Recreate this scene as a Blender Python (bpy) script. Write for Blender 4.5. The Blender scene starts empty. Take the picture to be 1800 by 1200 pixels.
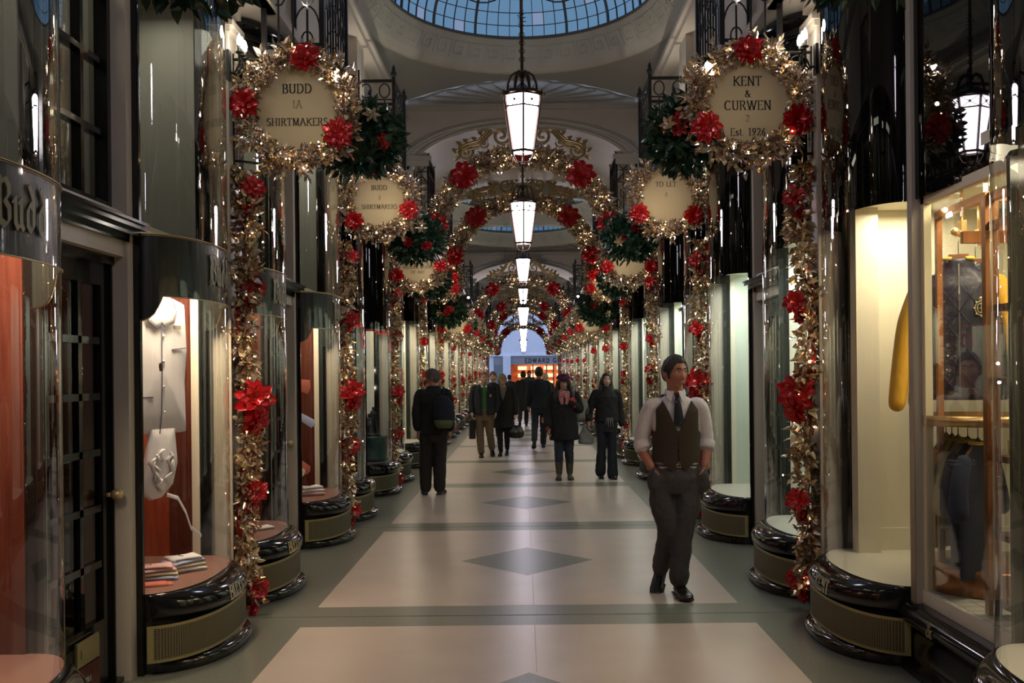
import bpy, math, random
from mathutils import Vector, Matrix, Euler
R = random.Random(7)
PI = math.pi
sc = bpy.context.scene
C = sc.collection

# ------------------------------------------------------------------ camera, world, exposure
cam_d = bpy.data.cameras.new('camera'); cam = bpy.data.objects.new('camera', cam_d); C.objects.link(cam)
cam_d.lens = 36; cam_d.sensor_width = 36; cam_d.shift_x = -0.0111; cam_d.shift_y = 0.0306
cam_d.clip_start = 0.05; cam_d.clip_end = 400
cam.matrix_world = Matrix.Translation((-0.015, 0, 1.62)) @ Matrix.Rotation(PI/2, 4, 'X') @ Matrix.Rotation(math.radians(-0.6), 4, 'Z')
sc.camera = cam
W = bpy.data.worlds.new('dusk_sky'); sc.world = W; W.use_nodes = True
W.node_tree.nodes['Background'].inputs[0].default_value = (0.40, 0.50, 0.80, 1)
W.node_tree.nodes['Background'].inputs[1].default_value = 0.9
sc.view_settings.view_transform = 'Standard'; sc.view_settings.look = 'None'
sc.view_settings.gamma = 1; sc.view_settings.use_curve_mapping = False
sc.view_settings.exposure = 0.8
sc.cycles.max_bounces = 8; sc.cycles.diffuse_bounces = 3; sc.cycles.glossy_bounces = 4
sc.cycles.transparent_max_bounces = 24; sc.cycles.transmission_bounces = 4
sc.cycles.caustics_reflective = False; sc.cycles.caustics_refractive = False
sc.cycles.sample_clamp_indirect = 6; sc.cycles.sample_clamp_direct = 0

# bay rhythm of the arcade
P0, PER = 3.0, 3.97
def PY(k): return P0 + PER*k
NB = 13

# ------------------------------------------------------------------ lights
def area(name, loc, size, power, col, rot=(0, 0, 0), size_y=None):
    d = bpy.data.lights.new(name, 'AREA'); d.energy = power; d.color = col; d.size = size
    if size_y: d.shape = 'RECTANGLE'; d.size_y = size_y
    o = bpy.data.objects.new(name, d); o.location = loc; o.rotation_euler = rot; C.objects.link(o); return o
def point(name, loc, power, col, r=0.04):
    d = bpy.data.lights.new(name, 'POINT'); d.energy = power; d.color = col; d.shadow_soft_size = r
    o = bpy.data.objects.new(name, d); o.location = loc; C.objects.link(o); return o
def spot(name, loc, power, col, rot, ang=1.6, r=0.03):
    d = bpy.data.lights.new(name, 'SPOT'); d.energy = power; d.color = col; d.shadow_soft_size = r; d.spot_size = ang; d.spot_blend = 0.5
    o = bpy.data.objects.new(name, d); o.location = loc; o.rotation_euler = rot; C.objects.link(o); return o

WARM = (1.0, 0.80, 0.56); WARM2 = (1.0, 0.86, 0.68); COOLW = (0.93, 0.97, 0.92)
# daylight falling through each glazed dome from the dusk sky comes from the world itself

# ------------------------------------------------------------------ materials
def mat(name, col, rough=0.5, metal=0.0, spec=0.5, emit=None, es=0.0, coat=0.0, noise=None, bump=None, sheen=0.0, aniso=None):
    m = bpy.data.materials.new(name); m.use_nodes = True
    nt = m.node_tree; b = nt.nodes['Principled BSDF']
    b.inputs['Base Color'].default_value = (*col, 1); b.inputs['Roughness'].default_value = rough
    b.inputs['Metallic'].default_value = metal; b.inputs['Specular IOR Level'].default_value = spec
    b.inputs['Coat Weight'].default_value = coat
    if sheen: b.inputs['Sheen Weight'].default_value = sheen
    if emit: b.inputs['Emission Color'].default_value = (*emit, 1); b.inputs['Emission Strength'].default_value = es
    tc = None
    if noise or bump: tc = nt.nodes.new('ShaderNodeTexCoord')
    if noise:            # (scale, second colour, detail, stretch)
        sca, c2 = noise[0], noise[1]
        n = nt.nodes.new('ShaderNodeTexNoise'); n.inputs['Scale'].default_value = sca; n.inputs['Detail'].default_value = 5
        mp = nt.nodes.new('ShaderNodeMapping'); mp.inputs['Scale'].default_value = noise[2] if len(noise) > 2 else (1, 1, 1)
        nt.links.new(tc.outputs['Object'], mp.inputs[0]); nt.links.new(mp.outputs[0], n.inputs[0])
        rp = nt.nodes.new('ShaderNodeValToRGB'); rp.color_ramp.elements[0].position = .35; rp.color_ramp.elements[1].position = .68
        rp.color_ramp.elements[0].color = (*col, 1); rp.color_ramp.elements[1].color = (*c2, 1)
        nt.links.new(n.outputs[0], rp.inputs[0]); nt.links.new(rp.outputs[0], b.inputs['Base Color'])
    if bump:             # (scale, strength)
        n = nt.nodes.new('ShaderNodeTexNoise'); n.inputs['Scale'].default_value = bump[0]; n.inputs['Detail'].default_value = 4
        nt.links.new(tc.outputs['Object'], n.inputs[0])
        bp = nt.nodes.new('ShaderNodeBump'); bp.inputs['Strength'].default_value = bump[1]; bp.inputs['Distance'].default_value = 0.01
        nt.links.new(n.outputs[0], bp.inputs['Height']); nt.links.new(bp.outputs[0], b.inputs['Normal'])
    return m
def glassmat(name, tint=(0.96, 0.97, 0.95), base=0.05, top=0.85, power=4.0):
    m = bpy.data.materials.new(name); m.use_nodes = True; nt = m.node_tree; nt.nodes.clear()
    out = nt.nodes.new('ShaderNodeOutputMaterial'); mix = nt.nodes.new('ShaderNodeMixShader')
    tr = nt.nodes.new('ShaderNodeBsdfTransparent'); tr.inputs[0].default_value = (*tint, 1)
    gl = nt.nodes.new('ShaderNodeBsdfGlossy'); gl.inputs['Roughness'].default_value = 0.0; gl.inputs[0].default_value = (1, 1, 1, 1)
    lw = nt.nodes.new('ShaderNodeLayerWeight'); lw.inputs[0].default_value = 0.5
    p = nt.nodes.new('ShaderNodeMath'); p.operation = 'POWER'; p.inputs[1].default_value = power
    mr = nt.nodes.new('ShaderNodeMapRange'); mr.inputs['To Min'].default_value = base; mr.inputs['To Max'].default_value = top
    nt.links.new(lw.outputs['Facing'], p.inputs[0]); nt.links.new(p.outputs[0], mr.inputs['Value'])
    nt.links.new(mr.outputs[0], mix.inputs[0]); nt.links.new(tr.outputs[0], mix.inputs[1]); nt.links.new(gl.outputs[0], mix.inputs[2])
    nt.links.new(mix.outputs[0], out.inputs[0]); return m
def emitmat(name, col, s, sampled=True):
    m = bpy.data.materials.new(name); m.use_nodes = True; nt = m.node_tree; nt.nodes.clear()
    out = nt.nodes.new('ShaderNodeOutputMaterial'); e = nt.nodes.new('ShaderNodeEmission')
    e.inputs[0].default_value = (*col, 1); e.inputs[1].default_value = s; nt.links.new(e.outputs[0], out.inputs[0])
    if not sampled: m.cycles.emission_sampling = 'NONE'
    return m

M = {}
M['cream'] = mat('cream_paint', (0.56, 0.50, 0.41), 0.45, noise=(3, (0.52, 0.46, 0.37)))
M['ceil'] = mat('ceiling_plaster', (0.40, 0.395, 0.345), 0.7, noise=(1.5, (0.36, 0.355, 0.31)))
M['plaster'] = mat('moulded_plaster', (0.50, 0.47, 0.38), 0.6, noise=(4, (0.45, 0.42, 0.34)))
M['terrazzo'] = mat('dark_green_terrazzo', (0.20, 0.205, 0.165), 0.30, noise=(60, (0.15, 0.155, 0.125)))
M['pale'] = mat('pale_floor_panel', (0.60, 0.495, 0.43), 0.28, noise=(2.2, (0.55, 0.445, 0.38)))
M['joint'] = mat('floor_joint', (0.10, 0.09, 0.07), 0.6)
M['black'] = mat('black_gloss_paint', (0.008, 0.008, 0.008), 0.10, spec=0.45)
M['blackglass'] = mat('black_backed_glass', (0.003, 0.003, 0.003), 0.015, spec=0.32)
M['marble'] = mat('black_marble', (0.010, 0.010, 0.010), 0.10, noise=(9, (0.026, 0.024, 0.02)))
M['brassgr'] = mat('bronze_grille_frame', (0.36, 0.31, 0.14), 0.38, 0.55)
M['fascia'] = mat('green_black_fascia', (0.020, 0.026, 0.022), 0.30, coat=0.15)
M['gold'] = mat('gold_line', (0.52, 0.40, 0.20), 0.35, 0.6)
M['goldtxt'] = mat('gold_letter', (0.60, 0.50, 0.26), 0.35, 0.4)
M['silvertxt'] = mat('dull_gold_letter', (0.26, 0.24, 0.14), 0.5, 0.2)
M['paletxt'] = mat('pale_gilt_letter', (0.50, 0.46, 0.34), 0.4, 0.3)
M['iron'] = mat('wrought_iron', (0.018, 0.017, 0.016), 0.35, 0.3)
M['mahog'] = mat('mahogany', (0.36, 0.075, 0.032), 0.28, noise=(6, (0.25, 0.046, 0.02), (6, 6, .5)))
M['mahogd'] = mat('dark_mahogany', (0.12, 0.035, 0.022), 0.25, noise=(6, (0.08, 0.02, 0.014), (6, 6, .5)))
M['felt'] = mat('red_brown_felt', (0.22, 0.10, 0.075), 0.8)
M['shopw'] = mat('shop_cream_paint', (0.74, 0.70, 0.56), 0.55)
M['shopg'] = mat('shop_pale_green', (0.60, 0.66, 0.56), 0.5)
M['shopd'] = mat('shop_dark_interior', (0.05, 0.04, 0.035), 0.6)
M['upper_l'] = mat('upper_room_wall', (0.34, 0.33, 0.28), 0.6)
M['upper_r'] = mat('upper_room_dark', (0.004, 0.004, 0.004), 0.6)
M['tiles'] = mat('white_mosaic', (0.72, 0.69, 0.58), 0.4)
M['glass'] = glassmat('window_glass', base=0.035, top=0.9, power=4.5)
M['glassd'] = glassmat('door_glass', tint=(0.5, 0.5, 0.48), base=0.04, top=0.7, power=4)
M['glassb'] = glassmat('dark_upper_glass', tint=(0.82, 0.83, 0.78), base=0.07, top=0.9, power=3.2)
M['lanternpane'] = emitmat('lit_lantern_pane', (0.95, 0.87, 1.0), 17.0)
M['lframe'] = mat('lantern_bronze', (0.09, 0.06, 0.045), 0.35, 0.7)
M['leafg'] = mat('gold_leaf_foil', (0.66, 0.49, 0.30), 0.24, 0.85)
M['leafs'] = mat('champagne_leaf_foil', (0.95, 0.83, 0.76), 0.16, 0.9)
M['leafp'] = mat('cream_leaf', (0.58, 0.46, 0.28), 0.36, 0.4)
M['red'] = mat('red_foil_petal', (0.50, 0.006, 0.008), 0.26, 0.25, coat=0.4)
M['redd'] = mat('dark_red_ribbon', (0.34, 0.006, 0.008), 0.35, coat=0.2)
M['green'] = mat('evergreen_leaf', (0.035, 0.10, 0.05), 0.35, noise=(8, (0.015, 0.05, 0.025)))
M['scroll'] = mat('gilded_scroll', (0.48, 0.35, 0.16), 0.32, 0.8)
M['bulb'] = emitmat('fairy_bulb', (1.0, 0.72, 0.42), 22, False)
M['bulbw'] = emitmat('lamp_bulb', (1.0, 0.93, 0.82), 30, False)
M['sign'] = mat('cream_sign_board', (0.62, 0.52, 0.33), 0.5)
M['ink'] = mat('black_sign_letter', (0.012, 0.012, 0.012), 0.5)
M['inkf'] = mat('faded_sign_letter', (0.36, 0.30, 0.20), 0.5)
M['domeglass'] = glassmat('blue_dome_glass', tint=(0.19, 0.30, 0.31), base=0.0, top=0.3)
M['domeglassb'] = glassmat('pale_dome_glass', tint=(0.34, 0.36, 0.36), base=0.0, top=0.3)
M['lead'] = mat('lead_bar', (0.10, 0.10, 0.11), 0.5)

# ------------------------------------------------------------------ mesh builder
class MB:
    def __init__(s): s.v = []; s.f = []; s.mi = []; s.sm = []; s.M = None
    def add(s, vs, fs, mi=0, smooth=False):
        b = len(s.v)
        if s.M is not None: vs = [tuple(s.M @ Vector(p)) for p in vs]
        s.v.extend([tuple(p) for p in vs]); s.f.extend([tuple(i+b for i in f) for f in fs])
        s.mi.extend([mi]*len(fs)); s.sm.extend([smooth]*len(fs))
    def box(s, x0, x1, y0, y1, z0, z1, mi=0):
        s.add([(x0,y0,z0),(x1,y0,z0),(x1,y1,z0),(x0,y1,z0),(x0,y0,z1),(x1,y0,z1),(x1,y1,z1),(x0,y1,z1)],
              [(0,3,2,1),(4,5,6,7),(0,1,5,4),(1,2,6,5),(2,3,7,6),(3,0,4,7)], mi)
    def bar(s, a, b, w, h=None, mi=0):
        a = Vector(a); b = Vector(b); d = b-a
        if d.length < 1e-6: return
        h = h or w; q = d.to_track_quat('Z', 'Y'); X = q @ Vector((1,0,0))*w/2; Y = q @ Vector((0,1,0))*h/2
        s.add([a-X-Y,a+X-Y,a+X+Y,a-X+Y,b-X-Y,b+X-Y,b+X+Y,b-X+Y],
              [(0,3,2,1),(4,5,6,7),(0,1,5,4),(1,2,6,5),(2,3,7,6),(3,0,4,7)], mi)
    def tube(s, pts, r, n=8, mi=0, closed=False, smooth=True, flat=1.0, caps=True):
        pts = [Vector(p) for p in pts]; k = len(pts)
        rs = r if isinstance(r, (list, tuple)) else [r]*k
        up = None; rings = []
        for i, p in enumerate(pts):
            if closed: t = pts[(i+1) % k]-pts[i-1]
            else: t = pts[min(i+1, k-1)]-pts[max(i-1, 0)]
            if t.length < 1e-9: t = Vector((0,0,1))
            t.normalize()
            if up is None: up = t.orthogonal().normalized() if abs(t.z) > .99 else Vector((0,0,1)).cross(t).normalized()
            u = (up - t*up.dot(t))
            if u.length < 1e-6: u = t.orthogonal()
            u.normalize(); up = u; w = t.cross(u)
            rings.append([p + u*math.cos(2*PI*j/n)*rs[i] + w*math.sin(2*PI*j/n)*rs[i]*flat for j in range(n)])
        vs = [q for rg in rings for q in rg]; fs = []
        m = k if closed else k-1
        for i in range(m):
            for j in range(n):
                a = i*n+j; b = i*n+(j+1) % n; c = ((i+1) % k)*n+(j+1) % n; d = ((i+1) % k)*n+j
                fs.append((a, b, c, d))
        if not closed and caps: fs.append(tuple(range(n-1, -1, -1))); fs.append(tuple(range((k-1)*n, k*n)))
        s.add(vs, fs, mi, smooth)
    def lathe(s, prof, n=24, mi=0, smooth=True, c=(0,0), sx=1.0, sy=1.0):
        k = len(prof); vs = []; fs = []
        for r, z in prof:
            for j in range(n): a = 2*PI*j/n; vs.append((c[0]+r*sx*math.cos(a), c[1]+r*sy*math.sin(a), z))
        for i in range(k-1):
            for j in range(n): fs.append((i*n+j, i*n+(j+1) % n, (i+1)*n+(j+1) % n, (i+1)*n+j))
        if prof[0][0] > 1e-5: fs.append(tuple(range(n-1, -1, -1)))
        if prof[-1][0] > 1e-5: fs.append(tuple(range((k-1)*n, k*n)))
        s.add(vs, fs, mi, smooth)
    def ell(s, c, r, n=12, m=8, mi=0, q=None):
        if not isinstance(r, (tuple, list)): r = (r, r, r)
        vs = []; fs = []; c = Vector(c)
        def pt(x, y, z):
            v = Vector((x*r[0], y*r[1], z*r[2]))
            return c + (q @ v if q is not None else v)
        vs.append(pt(0, 0, -1))
        for i in range(1, m):
            a = -PI/2+PI*i/m
            for j in range(n): b = 2*PI*j/n; vs.append(pt(math.cos(a)*math.cos(b), math.cos(a)*math.sin(b), math.sin(a)))
        vs.append(pt(0, 0, 1)); T = len(vs)-1
        for j in range(n): fs.append((0, 1+(j+1) % n, 1+j)); fs.append((T, T-n+j, T-n+(j+1) % n))
        for i in range(m-2):
            for j in range(n): a = 1+i*n; fs.append((a+j, a+(j+1) % n, a+n+(j+1) % n, a+n+j))
        s.add(vs, fs, mi, True)
    def grid(s, rows, mi=0, smooth=True, closed=False):
        k = len(rows); n = len(rows[0]); vs = [p for r in rows for p in r]; fs = []
        for i in range(k-1):
            for j in range(n if closed else n-1):
                fs.append((i*n+j, i*n+(j+1) % n, (i+1)*n+(j+1) % n, (i+1)*n+j))
        s.add(vs, fs, mi, smooth)
    def poly(s, pts, nrm, th, mi=0):
        """flat outline pts (3-D, coplanar) given thickness th along nrm"""
        n = len(pts); nv = Vector(nrm)*th
        a = [Vector(p) for p in pts]; b = [p+nv for p in a]
        s.add(a+b, [tuple(range(n-1, -1, -1)), tuple(range(n, 2*n))]+[(i, (i+1) % n, n+(i+1) % n, n+i) for i in range(n)], mi)
def obj(name, mb, mats, parent=None, loc=None, rot=None, **kw):
    me = bpy.data.meshes.new(name); me.from_pydata(mb.v, [], mb.f)
    if not isinstance(mats, (list, tuple)): mats = [mats]
    for m in mats: me.materials.append(M[m] if isinstance(m, str) else m)
    me.polygons.foreach_set('material_index', mb.mi); me.polygons.foreach_set('use_smooth', mb.sm); me.update()
    o = bpy.data.objects.new(name, me); C.objects.link(o)
    if parent is not None: o.parent = parent
    if loc is not None: o.location = loc
    if rot is not None: o.rotation_euler = rot
    for k, v in kw.items(): o[k] = v
    return o
def share(name, src, parent=None, loc=None, rot=None, scale=None, **kw):
    o = bpy.data.objects.new(name, src.data); C.objects.link(o)
    if parent is not None: o.parent = parent
    if loc is not None: o.location = loc
    if rot is not None: o.rotation_euler = rot
    if scale is not None: o.scale = scale if isinstance(scale, (tuple, list)) else (scale,)*3
    for k, v in kw.items(): o[k] = v
    return o
def thing(name, label=None, cat=None, loc=(0,0,0), rot=(0,0,0), group=None, kind=None):
    o = bpy.data.objects.new(name, None); C.objects.link(o); o.location = loc; o.rotation_euler = rot; o.empty_display_size = .1
    tag(o, label, cat, group, kind); return o
def tag(o, label=None, cat=None, group=None, kind=None):
    if label: o['label'] = label
    if cat: o['category'] = cat
    if group: o['group'] = group
    if kind: o['kind'] = kind
    return o
def copy_tree(o, parent=None, loc=None, rot=None, scale=None, label=None):
    c = o.copy(); C.objects.link(c)
    if parent is not None: c.parent = parent
    if loc is not None: c.location = loc
    if rot is not None: c.rotation_euler = rot
    if scale is not None: c.scale = scale if isinstance(scale, (tuple, list)) else (scale,)*3
    if label: c['label'] = label
    for ch in list(KIDS.get(o.name, ())): copy_tree(ch, c)
    return c
KIDS = {}
def refresh():
    KIDS.clear()
    for o in bpy.data.objects:
        if o.parent: KIDS.setdefault(o.parent.name, []).append(o)
def circ(cx, cz, r, n=16, a0=0, a1=2*PI, y=0, closed=True):
    m = n if closed else n+1
    return [(cx+r*math.cos(a0+(a1-a0)*i/n), y, cz+r*math.sin(a0+(a1-a0)*i/n)) for i in range(m)]

# ------------------------------------------------------------------ lettering: pen strokes swept with a flat nib
def arc(cx, cy, rx, ry, a0, a1, n=10):
    return [(cx+rx*math.cos(math.radians(a0+(a1-a0)*i/n)), cy+ry*math.sin(math.radians(a0+(a1-a0)*i/n))) for i in range(n+1)]
GL = {
 'A': (.78, [[(.05,0),(.39,1)],[(.39,1),(.73,0)],[(.18,.34),(.60,.34)]]),
 'B': (.64, [[(.12,0),(.12,1)],[(.12,1),(.34,1)]+arc(.34,.76,.20,.24,90,-90)+[(.12,.52)],[(.34,.52)]+arc(.34,.26,.25,.26,90,-90)+[(.12,0)]]),
 'C': (.74, [arc(.42,.5,.34,.5,45,315,16)]),
 'D': (.76, [[(.12,0),(.12,1)],[(.12,1),(.30,1)]+arc(.30,.5,.38,.5,90,-90,14)+[(.12,0)]]),
 'E': (.60, [[(.12,0),(.12,1)],[(.12,1),(.52,1),(.52,.88)],[(.12,.52),(.44,.52)],[(.12,0),(.54,0),(.55,.14)]]),
 'F': (.58, [[(.12,0),(.12,1)],[(.12,1),(.52,1),(.52,.88)],[(.12,.52),(.44,.52)]]),
 'G': (.78, [arc(.42,.5,.34,.5,45,300,16)+[(.68,.1),(.68,.42)],[(.52,.42),(.76,.42)]]),
 'H': (.76, [[(.12,0),(.12,1)],[(.64,0),(.64,1)],[(.12,.5),(.64,.5)]]),
 'I': (.32, [[(.16,0),(.16,1)]]),
 'J': (.40, [[(.24,1),(.24,.1),(.14,-.08),(.04,-.04)]]),
 'K': (.74, [[(.12,0),(.12,1)],[(.66,1),(.16,.46)],[(.26,.56),(.68,0)]]),
 'L': (.58, [[(.12,0),(.12,1)],[(.12,0),(.52,0),(.54,.16)]]),
 'M': (.90, [[(.12,0),(.15,1)],[(.15,1),(.45,.05)],[(.45,.05),(.75,1)],[(.75,1),(.78,0)]]),
 'N': (.78, [[(.13,0),(.13,1)],[(.13,1),(.66,0)],[(.66,0),(.66,1)]]),
 'O': (.82, [arc(.41,.5,.35,.5,0,360,22)]),
 'P': (.60, [[(.12,0),(.12,1)],[(.12,1),(.32,1)]+arc(.32,.74,.22,.26,90,-90)+[(.12,.48)]]),
 'R': (.70, [[(.12,0),(.12,1)],[(.12,1),(.32,1)]+arc(.32,.76,.22,.24,90,-90)+[(.12,.52)],[(.34,.52),(.64,0)]]),
 'S': (.56, [arc(.28,.76,.20,.24,30,270,10)+arc(.28,.26,.22,.26,90,-150,10)]),
 'T': (.66, [[(.33,0),(.33,1)],[(.05,.86),(.06,1),(.60,1),(.61,.86)]]),
 'U': (.76, [[(.13,1),(.13,.3)]+arc(.38,.28,.25,.28,180,360)+[(.63,1)]]),
 'V': (.76, [[(.05,1),(.38,0)],[(.38,0),(.71,1)]]),
 'W': (1.05, [[(.05,1),(.30,0)],[(.30,0),(.52,1)],[(.52,1),(.75,0)],[(.75,0),(1.0,1)]]),
 'Y': (.72, [[(.05,1),(.36,.5)],[(.67,1),(.36,.5)],[(.36,.5),(.36,0)]]),
 '&': (.80, [[(.74,.5),(.60,.25),(.40,.02),(.22,.02),(.10,.14),(.10,.30),(.24,.46),(.44,.62),(.50,.80),(.40,.97),(.28,.97),(.20,.82),(.26,.62),(.74,.02)]]),
 '1': (.36, [[(.18,0),(.18,1)],[(.18,1),(.08,.88)]]),
 '2': (.54, [arc(.27,.74,.19,.25,165,-30,9)+[(.08,.02),(.48,.02),(.50,.14)]]),
 '3': (.52, [arc(.25,.76,.18,.23,150,-90,9)+arc(.25,.27,.21,.26,90,-150,9)]),
 '4': (.56, [[(.40,0),(.40,1)],[(.40,1),(.05,.28),(.54,.28)]]),
 '6': (.54, [[(.44,.98),(.20,.72),(.08,.34)]+arc(.27,.28,.19,.27,170,-190,14)]),
 '9': (.54, [[(.10,.02),(.34,.28),(.46,.66)]+arc(.27,.72,.19,.27,-10,350,14)]),
 '.': (.22, [[(.1,.03),(.1,.05)]]), '-': (.4, [[(.06,.4),(.34,.4)]]),
 's': (.42, [arc(.21,.51,.13,.15,30,270,8)+arc(.21,.2,.15,.18,90,-150,8)]),
 't': (.34, [[(.15,.9),(.15,.12),(.28,.03)],[(.02,.66),(.28,.66)]]),
 ' ': (.40, []),
 # blackletter, drawn with a slanted nib
 '{B}': (.66, [[(.10,.92),(.18,.80),(.12,.60),(.12,.20),(.02,.06)],[(.24,1.0),(.24,.06)],[(.06,.98),(.30,.93),(.46,1.0),(.58,.86),(.58,.68),(.42,.54),(.60,.40),(.60,.14),(.44,.0),(.26,.08),(.08,-.04)]]),
 '{u}': (.48, [[(.04,.58),(.12,.66),(.12,.12),(.22,.0),(.36,.12)],[(.28,.58),(.36,.66),(.36,.10),(.46,.0)]]),
 '{d}': (.52, [[(.20,1.02),(.36,.80),(.40,.60),(.40,.14),(.26,.0),(.12,.12),(.12,.46),(.24,.62),(.40,.52)]]),
 '{s}': (.40, [[(.34,.60),(.20,.66),(.08,.52),(.30,.28),(.30,.12),(.18,.0),(.04,.08)]]),
}
def hull(pts):
    pts = sorted(set((round(x, 5), round(y, 5)) for x, y in pts))
    if len(pts) < 3: return pts
    def half(ps):
        h = []
        for p in ps:
            while len(h) > 1 and (h[-1][0]-h[-2][0])*(p[1]-h[-2][1])-(h[-1][1]-h[-2][1])*(p[0]-h[-2][0]) <= 0: h.pop()
            h.append(p)
        return h
    a = half(pts); b = half(pts[::-1]); return a[:-1]+b[:-1]
def text_polys(txt, h, nw=.13, nh=.045, ang=0, serif=True, track=.06, bold=1.0):
    """list of convex polygons and the total width, height h, origin at the lower left"""
    out = []; x = 0; i = 0
    ca, sa = math.cos(math.radians(ang)), math.sin(math.radians(ang))
    nib = [(sx*nw*bold/2, sy*nh*bold/2) for sx, sy in ((-1,-1),(1,-1),(1,1),(-1,1))]
    nib = [(a*ca-b*sa, a*sa+b*ca) for a, b in nib]
    while i < len(txt):
        g = txt[i]
        if g == '{': g = txt[i:i+3]; i += 2
        i += 1
        w, strokes = GL[g]
        for st in strokes:
            for (ax, ay), (bx, by) in zip(st[:-1], st[1:]):
                out.append([((x+px)*h, py*h) for px, py in hull([(ax+u, ay+v) for u, v in nib]+[(bx+u, by+v) for u, v in nib])])
            if serif and len(g) == 1:
                for (ex, ey), (ox, oy) in ((st[0], st[1]), (st[-1], st[-2])):
                    if (abs(ey) < .03 or abs(ey-1) < .03) and abs(oy-ey) > .6*abs(ox-ex)+.3:
                        out.append([((x+ex+u)*h, (ey+v)*h) for u, v in ((-.14,-.022),(.14,-.022),(.14,.022),(-.14,.022))])
        x += w+track
    return out, x*h
def add_text(mb, txt, h, fmap, mi=0, th=0.003, align='c', **k):
    """fmap(u, v, d) -> 3-D point; d is the height above the surface"""
    ps, w = text_polys(txt, h, **k)
    o = {'c': -w/2, 'l': 0, 'r': -w}[align]
    for p in ps:
        a = [fmap(u+o, v, th) for u, v in p]; n = len(a)
        b = [fmap(u+o, v, 0) for u, v in p]
        mb.add(a+b, [tuple(range(n))]+[(i, n+i, n+(i+1) % n, (i+1) % n) for i in range(n)], mi)
    return w
# ------------------------------------------------------------------ floor
XW = 2.12            # plane of the shopfront chords, metres from the centre line
YE = 52.0            # far mouth of the arcade
def build_floor():
    m = MB()
    m.box(-3.4, 3.4, -6, 64, -.1, 0, 0)
    bands = [2.36+PER*0]                      # far edge of the first panel is just before the first visible band
    y = 6.58-PER*2
    while y < YE:
        y0, y1 = y-PER+.56, y                  # panel between two cross bands
        hw = 1.465
        m.box(-hw, hw, y0, y1, -.02, .0006, 1)
        yc = (y0+y1)/2
        a, b = .57, .66
        pts = [(-a, yc), (0, yc-b), (a, yc), (0, yc+b)]
        m.add([(px, py, .0012) for px, py in pts], [(0, 1, 2, 3)], 0)
        m.box(-2.2, 2.2, y+.27, y+.282, -.02, .0009, 2)
        m.box(.038, .043, y0, yc-b, -.02, .0014, 3); m.box(.038, .043, yc+b, y1, -.02, .0014, 3)
        y += PER
    return obj('floor', m, ['terrazzo', 'pale', 'joint', 'pale2'], kind='structure')
M['pale2'] = mat('panel_joint', (0.40, 0.33, 0.26), 0.5)
build_floor()

# ------------------------------------------------------------------ bow window parts (local: +x to the passage, y along the wall)
H, D, PW = .60, .27, 2.25
def bow(off=0.0, n=30, a0=-PI/2, a1=PI/2, d=D):
    out = []
    for i in range(n+1):
        a = a0+(a1-a0)*i/n
        s, c = math.sin(a), max(0, math.cos(a))
        out.append(((d+off)*c**(2/PW), H*(1 if s > 0 else -1)*abs(s)**(2/PW)))
    return out
def bow_profile(m, prof, mi=0, n=30, smooth=True):
    """sweep a (offset, z) profile round the bow"""
    cols = [bow(o, n) for o, z in prof]
    rows = [[(cols[k][i][0], cols[k][i][1], prof[k][1]) for k in range(len(prof))] for i in range(n+1)]
    m.grid(rows, mi, smooth)
def bow_flat(m, off, z, mi=0, back=0.0, n=30):
    b = bow(off, n); pts = [(x, y, z) for x, y in b]
    if back: pts = [(-back, -H, z)]+pts+[(-back, H, z)]
    m.add(pts, [tuple(range(len(pts)))], mi)
_t = bow(0, 400); _acc = [0]
for _i in range(400): _acc.append(_acc[-1]+math.dist(_t[_i], _t[_i+1]))
LEN = _acc[-1]
def on_bow(s, z, d=0, off=0.0):
    """point at arc length s from the middle of the bow"""
    t = max(0, min(LEN-1e-4, s+LEN/2)); lo = 0
    import bisect
    lo = min(399, bisect.bisect_right(_acc, t)-1); f = (t-_acc[lo])/max(1e-9, _acc[lo+1]-_acc[lo])
    x = _t[lo][0]+(_t[lo+1][0]-_t[lo][0])*f; y = _t[lo][1]+(_t[lo+1][1]-_t[lo][1])*f
    tx, ty = _t[lo+1][0]-_t[lo][0], _t[lo+1][1]-_t[lo][1]; L = math.hypot(tx, ty)
    nx, ny = ty/L, -tx/L
    return Vector((x+nx*(d+off), y+ny*(d+off), z))

def mesh_base():
    m = MB()
    bow_profile(m, [(.10,0),(.135,.008),(.145,.03),(.135,.055),(.10,.068),(.085,.072),(.08,.285),(.085,.29)])
    bow_flat(m, .085, .29)
    return m
def mesh_sill():
    m = MB()
    bow_profile(m, [(.075,.285),(.10,.292),(.118,.31),(.122,.34),(.112,.372),(.088,.395),(.05,.42),(.012,.432),(-.03,.43)])
    bow_flat(m, .0, .428)
    return m
def mesh_grille(fine=True):
    """a bronze frame with a woven mesh, following the curve"""
    m = MB(); s0, s1, z0, z1 = -LEN/2+.05, LEN/2-.05, .080, .280; o = .086
    def strip(sa, sb, za, zb, mi, oo):
        n = max(2, int((sb-sa)/.04)+1)
        rows = [[on_bow(sa+(sb-sa)*i/n, za, oo), on_bow(sa+(sb-sa)*i/n, zb, oo)] for i in range(n+1)]
        m.grid(rows, mi, False)
    strip(s0, s1, z0, z1, 1, o)
    for za, zb in ((z0, z0+.016), (z1-.016, z1)): strip(s0, s1, za, zb, 0, o+.006)
    for sa, sb in ((s0, s0+.02), (s1-.02, s1)): strip(sa, sb, z0, z1, 0, o+.006)
    if fine:
        k = int((s1-s0)/.0115)
        for i in range(k): sa = s0+.02+(s1-s0-.04)*i/k; strip(sa, sa+.0032, z0+.014, z1-.014, 2, o+.004)
        for i in range(15): za = z0+.020+(z1-z0-.04)*i/14.5; strip(s0+.02, s1-.02, za, za+.0032, 2, o+.0042)
    return m
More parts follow.
